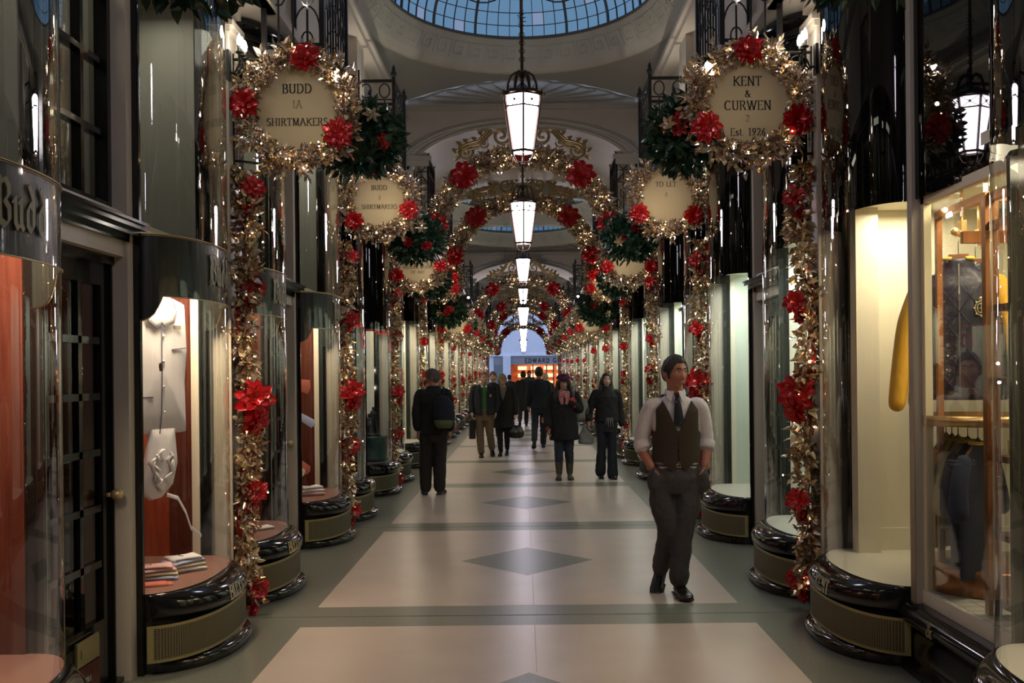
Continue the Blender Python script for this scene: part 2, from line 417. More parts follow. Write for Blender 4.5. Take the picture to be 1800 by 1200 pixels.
M['grbk'] = mat('grille_shadow_gap', (0.05, 0.045, 0.03), 0.7); M['grw'] = mat('bronze_wire', (0.25, 0.215, 0.12), 0.45, 0.45)
def mesh_glass(z0, z1, n=36):
    m = MB(); bow_profile(m, [(0, z0), (0, z1)], 0, n); return m
def mesh_fascia():
    m = MB(); n = 60; rows = []; low = []
    for i in range(n+1):
        s = -LEN/2+LEN*i/n; e = min(s+LEN/2, LEN/2-s)
        zl = 2.06 if e > .125 else 2.045-math.sqrt(max(0, .125**2-e*e))
        rows.append([on_bow(s, zl, -.004), on_bow(s, 2.40, -.004)]); low.append((s, zl))
    m.grid(rows, 0, True)
    m.tube([on_bow(s, z, .003) for s, z in low], .004, 4, 1); m.tube([on_bow(-LEN/2+LEN*i/n, 2.40, .003) for i in range(n+1)], .0035, 4, 1)
    m.tube([on_bow(-LEN/2+LEN*i/n, 2.392, .001) for i in range(n+1)], .0015, 4, 1)
    return m
def mesh_blackupper(z0=2.53):
    m = MB(); bow_profile(m, [(-.006, z0), (-.006, 4.02)], 0, 30); return m
def mesh_crown():
    m = MB()
    bow_profile(m, [(.0,3.98),(.05,3.985),(.055,4.01),(.03,4.03),(.04,4.05),(.085,4.06),(.11,4.09),(.11,4.12),(.08,4.145),(.04,4.15)])
    bow_flat(m, .04, 4.15)
    return m
def mesh_posts():
    m = MB()
    for sg in (-1, 1):
        y = sg*(H+.016); m.box(-.05, .035, y-.016, y+.016, 0, 4.1)
    return m
def mesh_disp_floor():
    m = MB(); b = bow(-.01, 24); pts = [(-.52, -H, .436)]+[(x, y, .436) for x, y in b]+[(-.52, H, .436)]
    m.add(pts, [tuple(range(len(pts)))], 0); return m
def mesh_back(panel=True, z1=2.44, ps=1):
    m = MB()
    m.box(-.56, -.52, -H, H, .3, z1, 0)
    for sg in (-1, 1): m.box(-.55, -.24, sg*H-.012, sg*H+.012, .3, z1, 0); m.box(-.24, -.09, sg*H-.012, sg*H+.012, .3, z1, 2 if panel else 0); m.box(-.09, -.04, sg*H-.012, sg*H+.012, .3, z1, 1 if (sg == ps or not panel) else 2)
    m.box(-.56, 0, -H, H, z1, z1+.03, 1)
    if panel:
        for c in (-.38, -.13, .12, .37):
            m.box(-.525, -.505, c-.11, c+.11, .50, 1.20, 0); m.box(-.525, -.505, c-.11, c+.11, 1.26, 2.3, 0)
            m.box(-.51, -.498, c-.085, c+.085, .53, 1.17, 2); m.box(-.51, -.498, c-.085, c+.085, 1.29, 2.27, 2)
        for c in (-.5, -.255, -.005, .245, .49): m.box(-.525, -.50, c-.012, c+.012, .44, 2.42, 0)
    return m
def mesh_upper_room():
    m = MB()
    m.box(-.56, -.52, -H, H, 2.47, 4.05, 0)
    for sg in (-1, 1): m.box(-.55, -.05, sg*H-.012, sg*H+.012, 2.47, 4.05, 0)
    for c in (-.35, 0, .35): m.box(-.52, -.49, c-.03, c+.03, 2.47, 4.05, 0)
    m.box(-.45, -.38, -.2, .1, 2.47, 4.05, 1); m.box(-.50, -.02, -H, H, 2.43, 2.47, 0)
    return m

_bow_cache = {}
def bparts(key, fn, mats):
    if key not in _bow_cache: _bow_cache[key] = (fn(), mats)
    return _bow_cache[key]
def lettered(fn, mats):
    m = MB(); fn(m); return m
NWIN = [0]
def make_bow(side, y, style, label, letters=None, basetext=None, near=True, back=True, ps=1):
    """side -1 left, +1 right"""
    NWIN[0] += 1
    t = thing('window_%d' % NWIN[0], label, 'shop window', (side*XW, y, 0), (0, 0, 0 if side < 0 else PI), kind='structure')
    def part(name, key, fn, mats, **kw):
        if key in _bow_cache: o = share(name, _bow_cache[key], t)
        else: o = obj(name, fn(), mats, t); _bow_cache[key] = o
        for k, v in kw.items(): o[k] = v
        return o
    pl = part('plinth', 'base', mesh_base, ['marble'])
    sl = part('sill_moulding', 'sill', mesh_sill, ['black'])
    gr = part('ventilation_grille', 'grille%d' % near, lambda: mesh_grille(near), ['brassgr', 'grbk', 'grw']); gr.parent = pl
    part('glass_pane', 'glass', lambda: mesh_glass(.43, 2.54), ['glass'])
    part('crown_moulding', 'crown', mesh_crown, ['black'])
    part('frame_post', 'posts', mesh_posts, ['black'])
    if style == 'budd':
        part('fascia', 'fascia', mesh_fascia, ['fascia', 'gold'])
        part('upper_glass', 'upg', lambda: mesh_glass(2.40, 4.0), ['glassb'])
        part('upper_room', 'upr', mesh_upper_room, ['upper_l', 'shopd'])
        part('display_floor', 'dfl', mesh_disp_floor, ['felt'])
        part('display_back', 'dbk%d' % ps, lambda: mesh_back(ps=ps), ['mahog', 'shopw', 'mahogd'])
    elif style == 'icon':
        part('fascia', 'blk_i', lambda: mesh_blackupper(2.22), ['blackglass'])
        part('display_floor', 'dfl2', mesh_disp_floor, ['shopd'])
        part('display_back', 'dbk2', lambda: mesh_back(False), ['shopg', 'shopw', 'mahogd'])
        m = MB(); n = 30
        m.grid([[on_bow(-LEN/2+LEN*i/n, 2.19, -.003), on_bow(-LEN/2+LEN*i/n, 2.22, -.003)] for i in range(n+1)], 0)
        obj('red_line', m, ['red'], t)
    else:
        zz = 2.53
        part('fascia', 'blk', lambda: mesh_blackupper(2.53), ['blackglass'])
        part('display_floor', 'dfl3', mesh_disp_floor, ['tiles'])
        if back: part('display_back', 'dbk3'+style, lambda: mesh_back(False, 2.62), ['shopw' if style == 'cream' else 'shopg', 'shopw', 'mahogd'])
    if letters:
        m = MB(); letters(m); o = obj('lettering', m, ['silvertxt', 'red', 'goldtxt'], t)
    if basetext:
        m = MB(); txt, s0, mi = basetext
        add_text(m, txt, .070, lambda u, v, d: on_bow(s0+u, .312+v*1.15, d, .119-.25*max(0, v-.02)), mi, th=.004, align='c', nw=.17, nh=.07, bold=1.1)
        obj('plinth_lettering', m, ['silvertxt', 'red', 'goldtxt', 'paletxt'], sl)
    return t

def budd_text(s_at):
    def f(m):
        add_text(m, '{B}{u}{d}{d}', .165, lambda u, v, d: on_bow(s_at+u, 2.165+v, d, .002), 0, th=.003, align='c', nw=.15, nh=.05, ang=45, serif=False, bold=1.0)
    return f
def icon_text(m):
    add_text(m, 'ICON', .17, lambda u, v, d: on_bow(.12+u, 1.92+v, d, .002), 1, th=.003, nw=.2, nh=.1)
    add_text(m, 'WWW.', .05, lambda u, v, d: on_bow(.12+u, 1.78+v, d, .002), 2, th=.003)

# ------------------------------------------------------------------ doors, jambs, upper sashes, walls
NDOOR = [0]; DOORW = PER-.4-4*H-.06    # clear width between the bow posts
DH = (PER-4*H-.40)/2                   # half width of a door bay
_door_cache = {}
def make_door(side, y, label, near, interior='dark'):
    NDOOR[0] += 1
    t = thing('door_%d' % NDOOR[0], label, 'door', (side*XW, y, 0), (0, 0, 0 if side < 0 else PI), kind='structure')
    def part(name, key, fn, mats, parent=t, **kw):
        if key in _door_cache: o = share(name, _door_cache[key], parent)
        else: o = obj(name, fn(), mats, parent); _door_cache[key] = o
        return o
    w = .47
    def leaf():
        m = MB(); x0, x1 = -.15, -.10
        m.box(x0, x1, -w, -w+.10, .03, 2.22); m.box(x0, x1, w-.10, w, .03, 2.22)
        m.box(x0, x1, -w, w, 2.10, 2.22); m.box(x0, x1, -w, w, .03, .36)
        m.box(x1, x1+.012, -w+.16, w-.16, .10, .30)
        for i in range(1, 3): yy = -w+.10+(2*w-.20)*i/3; m.box(x0+.005, x1-.005, yy-.02, yy+.02, .36, 2.1)
        for i in range(1, 6): zz = .36+1.74*i/6; m.box(x0+.005, x1-.005, -w+.1, w-.1, zz-.018, zz+.018)
        return m
    lf = part('door_leaf', 'leaf', leaf, ['black'])
    def pane():
        m = MB(); m.box(-.128, -.122, -w+.1, w-.1, .36, 2.1); return m
    part('door_glass', 'pane', pane, ['glassd'], lf)
    def handle():
        m = MB(); m.lathe([(.0,-.03),(.02,-.028),(.03,-.01),(.03,.01),(.018,.03),(0,.034)], 12); m.tube([(0,0,-.03),(0,0,-.06)], .012, 8)
        return m
    o = part('door_knob', 'knob', handle, ['gold'], lf); o.location = (-.045, w-.05, 1.0); o.rotation_euler = (0, PI/2, 0)
    def frame():
        m = MB(); hh = DH
        for sg in (-1, 1):
            m.box(-.16, -.0, *(sorted((sg*(w+.005), sg*(hh-.033)))), 0, 4.0, 0)
            m.box(-.17, -.08, *(sorted((sg*(w-.012), sg*(w+.03)))), 0, 2.26, 1)
        m.box(-.16, -.02, -hh+.033, hh-.033, 2.26, 2.50, 0)
        m.box(-.17, -.07, -w-.03, w+.03, 2.215, 2.28, 1)
        m.box(-.20, -.04, -hh, hh, 0, .025, 1)
        return m
    part('door_frame', 'frame', frame, ['cream', 'black'])
    def cornice():
        m = MB(); hh = w+.04
        for i, (xx, za, zb) in enumerate(((.0, 2.34, 2.37), (.05, 2.37, 2.40), (.085, 2.40, 2.425), (.10, 2.425, 2.44), (.06, 2.44, 2.455))):
            m.box(-.06, xx, -hh-xx*.2, hh+xx*.2, za, zb)
        return m
    part('door_cornice', 'cornice', cornice, ['black'])
    def sash():
        m = MB(); x0, x1 = -.15, -.10; hh = w+.03
        for sg in (-1, 1): m.box(x0, x1+.02, *(sorted((sg*(hh-.07), sg*hh))), 2.50, 4.05)
        m.box(x0, x1+.02, -hh, hh, 2.50, 2.545); m.box(x0, x1+.02, -hh, hh, 4.0, 4.05)
        for i in range(1, 3): yy = -hh+2*hh*i/3; m.box(x0, x1, yy-.018, yy+.018, 2.5, 4.05)
        for i in range(1, 4): zz = 2.53+1.5*i/4; m.box(x0, x1, -hh, hh, zz-.015, zz+.015)
        return m
    sw = part('sash_window', 'sash', sash, ['black'])
    def sg():
        m = MB(); m.box(-.132, -.128, -w, w, 2.53, 4.02); return m
    part('sash_glass', 'sg', sg, ['glassb'], sw)
    def room():
        m = MB()
        m.box(-1.2, -1.17, -DH, DH, 0, 4.1, 0); m.box(-1.2, -.16, -DH-.02, -DH, 0, 4.1, 0); m.box(-1.2, -.16, DH, DH+.02, 0, 4.1, 0)
        m.box(-1.2, -.16, -DH, DH, 2.30, 2.33, 0); m.box(-1.2, -.16, -DH, DH, 4.07, 4.1, 1)
        m.box(-.75, -.72, -DH, DH, 2.33, 4.1, 1)
        return m
    part('inner_room', 'room'+interior, room, [{'dark': 'shopd', 'pale': 'shopg'}[interior], 'upper_l' if side < 0 else 'shopg'])
    return t

def build_wall(side, name):
    m = MB(); s = side
    def bx(a, b, y0, y1, z0, z1, mi=0): m.box(min(s*a, s*b), max(s*a, s*b), y0, y1, z0, z1, mi)
    for k in range(-1, NB):
        y = PY(k)
        if y > YE+1: break
        bx(XW, XW+.65, y-.2+.033, y+.2-.033, 0, 4.15)          # the pier behind each pilaster
    # upper wall: overhangs the bows
    bx(1.80, 3.3, -6, 14.6, 4.15, 6.3); bx(1.80, 3.3, 14.6, YE, 4.15, 6.3)
    for k in range(-1, NB):                                     # shallow pilaster strips and a string course above
        y = PY(k)
        if y < YE: bx(1.72, 1.80, y-.22, y+.22, 4.15, 5.25)
    bx(1.70, 1.80, -6, YE, 4.15, 4.22); bx(1.66, 1.80, -6, YE, 5.15, 5.22); bx(1.62, 1.80, -6, YE, 5.22, 5.27)
    bx(XW+.65, XW+.75, 7.1, YE, 0, 4.15)
    bx(XW+.1, XW+.2, -6, PY(-1), 0, 4.15)
    bx(XW+1.3, XW+1.4, -6, YE, 0, 4.15)
    return obj(name, m, ['cream'], kind='structure')
build_wall(-1, 'wall_left'); build_wall(1, 'wall_right')

NT = [0]
_pil = {}
def trim(label, m=None, mats=None, key=None, loc=(0,0,0), rot=(0,0,0), cat='moulding'):
    NT[0] += 1; nm = 'trim_%d' % NT[0]
    if key in _pil: o = share(nm, _pil[key])
    else:
        o = obj(nm, m() if callable(m) else m, mats)
        if key: _pil[key] = o
    o.location = loc; o.rotation_euler = rot
    return tag(o, label, cat, kind='structure')
def mesh_pilaster():
    m = MB()
    m.box(0, .14, -.12, .12, 0, 4.15, 0)
    m.box(.14, .152, -.12, -.10, .3, 4.0, 0); m.box(.14, .152, .10, .12, .3, 4.0, 0)
    m.box(0, .17, -.14, .14, 0, .24, 1); m.box(0, .175, -.145, .145, .24, .27, 1)
    m.box(0, .17, -.14, .14, 3.92, 3.96, 0); m.box(0, .19, -.155, .155, 3.96, 4.0, 0); m.box(0, .17, -.14, .14, 4.08, 4.15, 0)
    return m
for side, sn in ((-1, 'left'), (1, 'right')):
    for k in range(0, NB):
        if PY(k) > YE: break
        trim('cream pilaster between two bow windows, number %d along the %s wall' % (k+1, sn), mesh_pilaster, ['cream', 'black'], 'pil',
             (side*XW, PY(k), 0), (0, 0, 0 if side < 0 else PI), 'pilaster')

# ------------------------------------------------------------------ shop windows, bay by bay
OFF = .2+H                              # distance from a pilaster to the centre of the bow beside it
ordn = ['first', 'second', 'third', 'fourth', 'fifth', 'sixth', 'seventh', 'eighth', 'ninth', 'tenth', 'eleventh', 'twelfth', 'thirteenth']
for side, sn in ((-1, 'left'), (1, 'right')):
    for k in range(0, NB-1):
        yb = PY(k)
        if yb+PER > YE+.5: break
        ya, yd, yc = yb+OFF, yb+PER/2, yb+PER-OFF
        near = k < 3
        if side < 0: st = 'budd' if k < 2 else ('icon' if k == 2 else 'pale')
        else: st = 'cream' if k == 0 else 'pale'
        for j, yy in enumerate((ya, yc)):
            if side > 0 and k == 0 and j == 0: pass
            lt = bt = None
            if st == 'budd': lt = budd_text(.05 if j == 1 else (-.03 if k == 0 else .0))
            if st == 'icon': lt = icon_text
            if side < 0:
                bt = {(0, 1): ('BUDD', -.06, 3), (1, 0): ('BUDD', -.12, 2), (1, 1): ('BUDD', .16, 2), (2, 0): ('ICON', -.1, 2), (2, 1): ('ICON', .1, 2)}.get((k, j))
            else:
                bt = {(0, 1): ('KENT', .10, 3), (2, 1): ('TRIBE', .0, 2)}.get((k, j))
            lab = {('budd'): 'bow-fronted shirt shop window with green-black fascia',
                   ('icon'): 'bow-fronted icon shop window with red lettering',
                   ('cream'): 'cream-lit bow window of the outfitter with black upper part',
                   ('pale'): 'pale-lit empty bow window with black upper part'}[st]
            make_bow(side, yy, st, '%s, %s wall, %s bay, %s of the door' % (lab, sn, ordn[k], 'near side' if j == 0 else 'far side'),
                     lt, bt, near, back=not (side > 0 and k == 0), ps=(1 if j == 1 else -1)*-side)
        if not (side > 0 and k == 0):
            make_door(side, yd, 'black glazed shop door between two bow windows, %s wall, %s bay' % (sn, ordn[k]), near, 'dark' if (side < 0 and k < 3) else 'pale')
        # shop lighting: a lamp under the soffit of every bow
        pw, col = {'budd': (8, WARM), 'icon': (3.0, WARM2), 'cream': (0, WARM2), 'pale': (6.5, COOLW)}[st]
        if side < 0 and k > 2: pw, col = 7, WARM2
        if side < 0 and k == 0: pw = 17
        for yy in (ya, yc):
            if pw: area('shop_light', (side*(XW-.08), yy, 2.36 if st == 'budd' else 2.5), .16, pw*1.25, col, (0, side*-.45, 0), .8)
        if side < 0 and k < 2:
            for yy in (ya, yc): area('upper_room_light', (side*(XW+.2), yy, 3.98), .3, 2.5, (1, .95, .82), (0, 0, 0), .8)
        area('shop_inner_light', (side*(XW+.7), yd, 2.28), .3, 1.2 if (side < 0 and k < 3) else 5, WARM2)
area('shop_upper_light', (-(XW+.45), PY(0)+PER/2, 4.0), .3, 1.5, (1, .92, .78))

# ------------------------------------------------------------------ ceiling, ring cornices, glazed domes, cross walls
def zc(x): return 5.80-.34*(x/1.8)**2
def ceiling_section(name, y0, y1, domes, dz, label):
    """each dome is (centre y, rx, ry); the strip between is divided half way"""
    m = MB(); cuts = [y0]+[(a[0]+b[0])/2 for a, b in zip(domes[:-1], domes[1:])]+[y1]
    for (cy, rx, ry), ya, yb in zip(domes, cuts[:-1], cuts[1:]):
        n = 96; rows = []
        angs = [2*PI*i/n for i in range(n)]
        for cx, cyy in ((1.8, yb-cy), (-1.8, yb-cy), (-1.8, ya-cy), (1.8, ya-cy)): angs.append(math.atan2(cyy, cx) % (2*PI))
        angs = sorted(angs); cols = []
        for a in angs:
            c, s = math.cos(a), math.sin(a)
            t = 1e9
            if abs(c) > 1e-9: t = min(t, 1.8/abs(c))
            if s > 1e-9: t = min(t, (yb-cy)/s)
            if s < -1e-9: t = min(t, (ya-cy)/s)
            r0 = 1/math.sqrt((c/rx)**2+(s/ry)**2); t = max(t, r0+.001)
            col = []
            for j in range(9):
                r = r0+(t-r0)*j/8; x = r*c
                col.append((x, cy+r*s, zc(x)+dz))
            cols.append(col)
        cols.append(cols[0]); m.grid(cols, 0, True)
    # hidden upper skin keeps daylight out except through the domes
    return tag(obj(name, m, ['ceil']), label, 'ceiling', kind='structure')
def ellp(cy, rx, ry, a, z): return (rx*math.cos(a), cy+ry*math.sin(a), z)
def dome(cy, dz, label):
    rx, ry = 1.78, 2.06; ix, iy = 1.50, 1.74; Z0 = 5.60+dz; Z1 = 5.86+dz
    t = thing('trim_dome', label, 'skylight dome', kind='structure')
    NT[0] += 1; t.name = 'trim_%d' % NT[0]
    m = MB(); n = 96; prof = [(1.06, 5.95), (1.06, 5.50), (1.0, 5.46), (.975, 5.47), (.965, 5.50), (.94, 5.52)]
    rows = []
    for i in range(n+1):
        a = 2*PI*i/n; row = []
        for k, z in ((1.04, 5.95), (1.035, 5.52), (1.02, 5.49), (.99, 5.485), (.975, 5.51), (.965, 5.53)): row.append(ellp(cy, rx*k, ry*k, a, z+dz))
        for f, z in ((.02, 5.56), (.10, 5.575), (.12, 5.60), (.78, 5.78), (.80, 5.80), (.90, 5.82), (.93, 5.84), (1.0, 5.86)):
            row.append(ellp(cy, rx*.955+(ix-rx*.955)*f, ry*.955+(iy-ry*.955)*f, a, z+dz))
        rows.append(row)
    m.grid(rows, 0, True); obj('ring_cornice', m, ['plaster'], t)
    # greek key: raised square spirals on the sloping face of the ring
    m = MB(); nk = 44
    def rp(u, v):   # u along the ring in radians, v 0..1 over the sloping face
        f = .16+.58*v; z = 5.60+(5.78-5.60)*((f-.12)/.66)-.007
        return ellp(cy, rx*.955+(ix-rx*.955)*f, ry*.955+(iy-ry*.955)*f, u, z+dz)
    key = [(0,0),(0,1),(.86,1),(.86,.22),(.34,.22),(.34,.68),(.6,.68),(.6,.5)]
    for i in range(nk):
        u0 = 2*PI*i/nk; du = 2*PI/nk*.95
        pts = [rp(u0+du*a, b) for a, b in key]
        for a, b in zip(pts[:-1], pts[1:]): m.bar(a, b, .014, .010)
        m.bar(rp(u0, 0), rp(u0-2*PI/nk*.02, 0), .014, .01)
    obj('greek_key', m, ['plaster'], t)
    # glass dome with lead bars
    m = MB(); nr, ns = 10, 64; rr = random.Random(3)
    def dp(a, f):   # f 0 rim .. 1 crown
        e = f*PI/2; return ellp(cy, ix*math.cos(e), iy*math.cos(e), a, Z1+.95*math.sin(e))
    for i in range(ns):
        for j in range(nr):
            q = [dp(2*PI*i/ns, j/nr*.97), dp(2*PI*(i+1)/ns, j/nr*.97), dp(2*PI*(i+1)/ns, (j+1)/nr*.97), dp(2*PI*i/ns, (j+1)/nr*.97)]
            m.add(q, [(0, 1, 2, 3)], 1 if rr.random() < .10 else 0)
    obj('dome_glass', m, ['domeglass', 'domeglassb'], t)
    m = MB()
    for i in range(ns):
        a = 2*PI*i/ns; w = .030 if i % 4 == 0 else .008
        pts = [Vector(dp(a, f/12*.97))-Vector((0, 0, .012)) for f in range(13)]
        for p, q in zip(pts[:-1], pts[1:]): m.bar(p, q, w, .02)
    for j in range(nr+1):
        pts = [Vector(dp(2*PI*i/64, j/nr*.97))-Vector((0, 0, .01)) for i in range(64)]
        m.tube(pts, .02 if j == 0 else .006, 4, 0, True)
    for i in range(8):           # looping iron scrolls across the glass
        a = 2*PI*(i+.5)/8
        pts = [Vector(dp(a+.26*math.sin(t), .42+.16*math.cos(t)))-Vector((0,0,.03)) for t in [2*PI*q/20 for q in range(20)]]
        m.tube(pts, .010, 5, 0, True)
    obj('glazing_bars', m, ['lead'], t)
    # little carved brackets where the ring meets the side walls
    return t
ceiling_section('ceiling', -6, 14.6, [(-2.0, 1.76, 2.06), (3.2, 1.76, 2.06), (11.2, 1.76, 2.06)], 0, 'vaulted plaster ceiling around the first glazed domes')
for cy in (3.2, 11.2): dome(cy, 0, 'oval glazed dome with greek key ring, %s' % ('in front of the first cross wall' if cy > 5 else 'overhead near the viewer'))
m = MB(); m.box(-1.9, 1.9, -4.2, .2, 5.98, 6.02); tag(obj('ceiling_infill', m, ['ceil']), 'flat plaster panel in the ceiling behind the viewer', 'ceiling', kind='structure')
ceiling_section('ceiling_far', 19.2, 28.9, [(22.2, 1.7, 1.9), (26.2, 1.76, 2.06)], -.40, 'vaulted plaster ceiling around the far glazed domes')
for cy in (22.2, 26.2): dome(cy, -.40, 'oval glazed dome over the far stretch, %s' % ('nearer' if cy < 24 else 'beyond it'))
ceiling_section('ceiling_end', 31.0, YE, [(36.5, 1.76, 2.06), (45.0, 1.76, 2.06)], -.55, 'vaulted plaster ceiling of the last stretch')
for cy in (36.5, 45.0): dome(cy, -.55, 'oval glazed dome near the exit, %s' % ('first' if cy < 40 else 'last'))

def cross_wall(y0, y1, dz, label, zcr=4.55, ax=1.55, az=.62, solid_top=5.42):
    """transverse wall with a low arch, a soffit between the two faces and mouldings"""
    t = thing('trim_x', label, 'arched cross wall', kind='structure'); NT[0] += 1; t.name = 'trim_%d' % NT[0]
    m = MB(); n = 40
    def archp(k, i): a = PI*i/n; return (ax*k*math.cos(a), zcr+dz+az*k*math.sin(a))
    for y, sg in ((y0, -1), (y1, 1)):
        rows = []
        for i in range(n+1):
            x, z = archp(1, i); tx = 1.8*math.cos(PI*i/n) if 0 < i < n else (1.8 if i == 0 else -1.8)
            rows.append([(x, y, z), (tx, y, zc(tx)+dz+.25)])
        m.grid(rows, 0, False)
        for sx in (-1, 1): m.box(*sorted((sx*ax, sx*1.85)), *(sorted((y, y-sg*.05))), 4.0, zcr+dz, 0)
    m.grid([[(archp(1, i)[0], y0, archp(1, i)[1]), (archp(1, i)[0], y1, archp(1, i)[1])] for i in range(n+1)], 0, True)
    for sx in (-1, 1): m.box(*sorted((sx*ax, sx*(ax+.01))), y0, y1, 4.15, zcr+dz, 0)
    obj('wall_face', m, ['cream'], t)
    m = MB()
    for k, r in ((1.03, .02), (1.13, .03), (1.17, .015)):
        m.tube([(archp(k, i)[0]*(1 if k < 1.1 else 1), y0-.005, archp(k, i)[1]) for i in range(n+1)], r, 6)
    m.box(-1.8, 1.8, y0-.05, y0, solid_top+dz-.03, solid_top+dz+.02, 0); m.box(-1.8, 1.8, y0-.08, y0, solid_top+dz+.02, solid_top+dz+.045, 0)
    for sx in (-1, 1):
        m.box(*sorted((sx*1.30, sx*1.80)), y0-.06, y0, 4.68+dz, 4.74+dz, 0)
        m.box(*sorted((sx*1.34, sx*1.80)), y0-.03, y0, 4.60+dz, 4.68+dz, 0)
    obj('mouldings', m, ['plaster'], t)
    # scalloped shell tympanum fanned above the cornice
    m = MB(); top = []; n2 = 120
    for i in range(n2+1):
        u = -1+2*i/n2; x = 1.62*u; zt = solid_top+.09+.30*(1-abs(u)**1.8)+.022*abs(math.sin(u*PI*3.5))
        top.append((x, zt+dz))
    rows = [[(x*.999, y0-.012, solid_top+.045+dz), (x, y0-.012, z-.0), (x, y0-.05, z), (x, y0-.05, z+.025), (x, y0, z+.035)] for x, z in top]
    m.grid(rows, 0, False)
    for i in range(-7, 8):
        u = i/7.5; zt = solid_top+.09+.30*(1-abs(u)**1.8)
        m.tube([(u*.25, y0-.018, solid_top+.06+dz), (u*.8, y0-.022, (solid_top+.06+zt)/2+dz+.02), (u*1.6, y0-.018, zt+dz)], .011, 5)
    obj('shell_tympanum', m, ['plaster'], t)
    return t
cross_wall(14.7, 19.1, 0, 'arched cross wall with shell tympanum behind the first dome')
cross_wall(28.9, 31.0, -.45, 'second arched cross wall far down the arcade')

# exit: end wall with glazing over the mouth
t = thing('wall_end', 'end wall with an arched mouth opening on the street', 'wall', kind='structure')
m = MB()
m.box(-3.5, -1.75, YE, YE+.3, 0, 6.2); m.box(1.75, 3.5, YE, YE+.3, 0, 6.2); m.box(-1.8, 1.8, YE, YE+.3, 4.75, 6.2)
m.box(-1.75, -1.0, YE, YE+.3, 4.05, 4.75); m.box(1.0, 1.75, YE, YE+.3, 4.05, 4.75); m.box(-1.75, 1.75, YE, YE+.3, 4.05, 4.12)
for x in (-1.1, -.5, 0, .5, 1.1): m.box(x-.03, x+.03, YE, YE+.2, 4.1, 4.8)
obj('end_masonry', m, ['cream'], t)
m = MB(); m.box(-8, 8, -6.1, -6, 0, 6.5); tag(obj('wall_back', m, ['cream']), 'plain wall closing the arcade behind the viewer', 'wall', kind='structure')
# ------------------------------------------------------------------ leaves, flowers, garlands
def leaf(m, p, d, n, L, w, mi=0, curl=.15):
    """one pointed, folded leaf from p along d, face normal near n"""
    d = d.normalized(); s = d.cross(n)
    if s.length < 1e-4: s = d.orthogonal()
    s.normalize(); n = s.cross(d)
    a = p; tip = p+d*L-n*curl*L; m1 = p+d*L*.33+n*.02*L; m2 = p+d*L*.68-n*curl*.35*L
    l1 = m1+s*w*.5+n*.10*w; r1 = m1-s*w*.5+n*.10*w; l2 = m2+s*w*.36+n*.12*w; r2 = m2-s*w*.36+n*.12*w
    m.add([a, l1, m1, r1, l2, m2, r2, tip], [(0,1,2),(0,2,3),(1,4,5,2),(2,5,6,3),(4,7,5),(5,7,6)], mi)
def rv(rr, s=1.0): return Vector((rr.gauss(0, s), rr.gauss(0, s), rr.gauss(0, s)))
def foliage_path(pts, rad, n, rr, L=(.045, .085), mats=(0, 1), out=.75, along=.5):
    """leaves bristling from a rope that follows pts"""
    m = MB(); P = [Vector(p) for p in pts]; k = len(P)
    for q in range(n):
        t = rr.random()*(k-1); i = min(int(t), k-2); f = t-i
        c = P[i].lerp(P[i+1], f); tg = (P[i+1]-P[i]).normalized()
        o = rv(rr); o = (o-tg*o.dot(tg)).normalized()
        base = c+o*rad*rr.uniform(.1, .75)
        d = o*out+tg*along*rr.choice((-1, 1, 1))+rv(rr, .25)
        leaf(m, base, d, rv(rr), rr.uniform(*L), rr.uniform(.5, .72)*L[1]*.72, rr.choice(mats), rr.uniform(-.1, .35))
    return m
def flower_mesh(rr, r=.105, n=9, mi=0):
    """poinsettia of folded foil petals, facing +z"""
    m = MB()
    for ring, (k, rad, lift) in enumerate(((n, 1.0, .12), (n-2, .78, .45), (5, .5, .9))):
        for i in range(k):
            a = 2*PI*(i+.5*ring)/k+rr.uniform(-.12, .12); d = Vector((math.cos(a), math.sin(a), lift+rr.uniform(-.1, .1)))
            L = r*rad*rr.uniform(.92, 1.08); w = L*.74; s = Vector((-math.sin(a), math.cos(a), 0)); u = d.normalized(); nn = s.cross(u)*-1
            rows = []
            for f in (0, .3, .6, .85, 1.0):
                ww = w*(.25+1.5*f*(1-f)*1.5 if f < 1 else .12); c = u*L*f+Vector((0, 0, -.25*L*f*f))
                rows.append([c+s*ww*.5+nn*.03*L, c+s*ww*.25-nn*.05*L, c+nn*.03*L, c-s*ww*.25-nn*.05*L, c-s*ww*.5+nn*.03*L])
            m.grid(rows, mi, True)
    return m
def bulbs(pts, mi=0, r=.0048):
    m = MB()
    for p in pts: m.ell(p, r, 6, 4, mi)
    return m
rr = random.Random(11)
FL = [obj('red_flower', flower_mesh(random.Random(s)), ['red']) for s in (1, 2, 3)]
for f in FL: C.objects.unlink(f)
STAR = MB()
for i in range(6):
    a = 2*PI*i/6; d = Vector((math.cos(a), math.sin(a), .25)); leaf(STAR, Vector((0,0,0)), d, Vector((0,0,1)), .06, .03, 0, .1)
STARO = obj('gold_star', STAR, ['leafg']); C.objects.unlink(STARO)
def put_flower(parent, loc, face, sc_=1.0, i=None, name='red_flower', label=None):
    q = Vector(face).to_track_quat('Z', 'Y')
    o = share(name, FL[rr.randrange(3) if i is None else i], parent, loc, q.to_euler(), sc_)
    return o

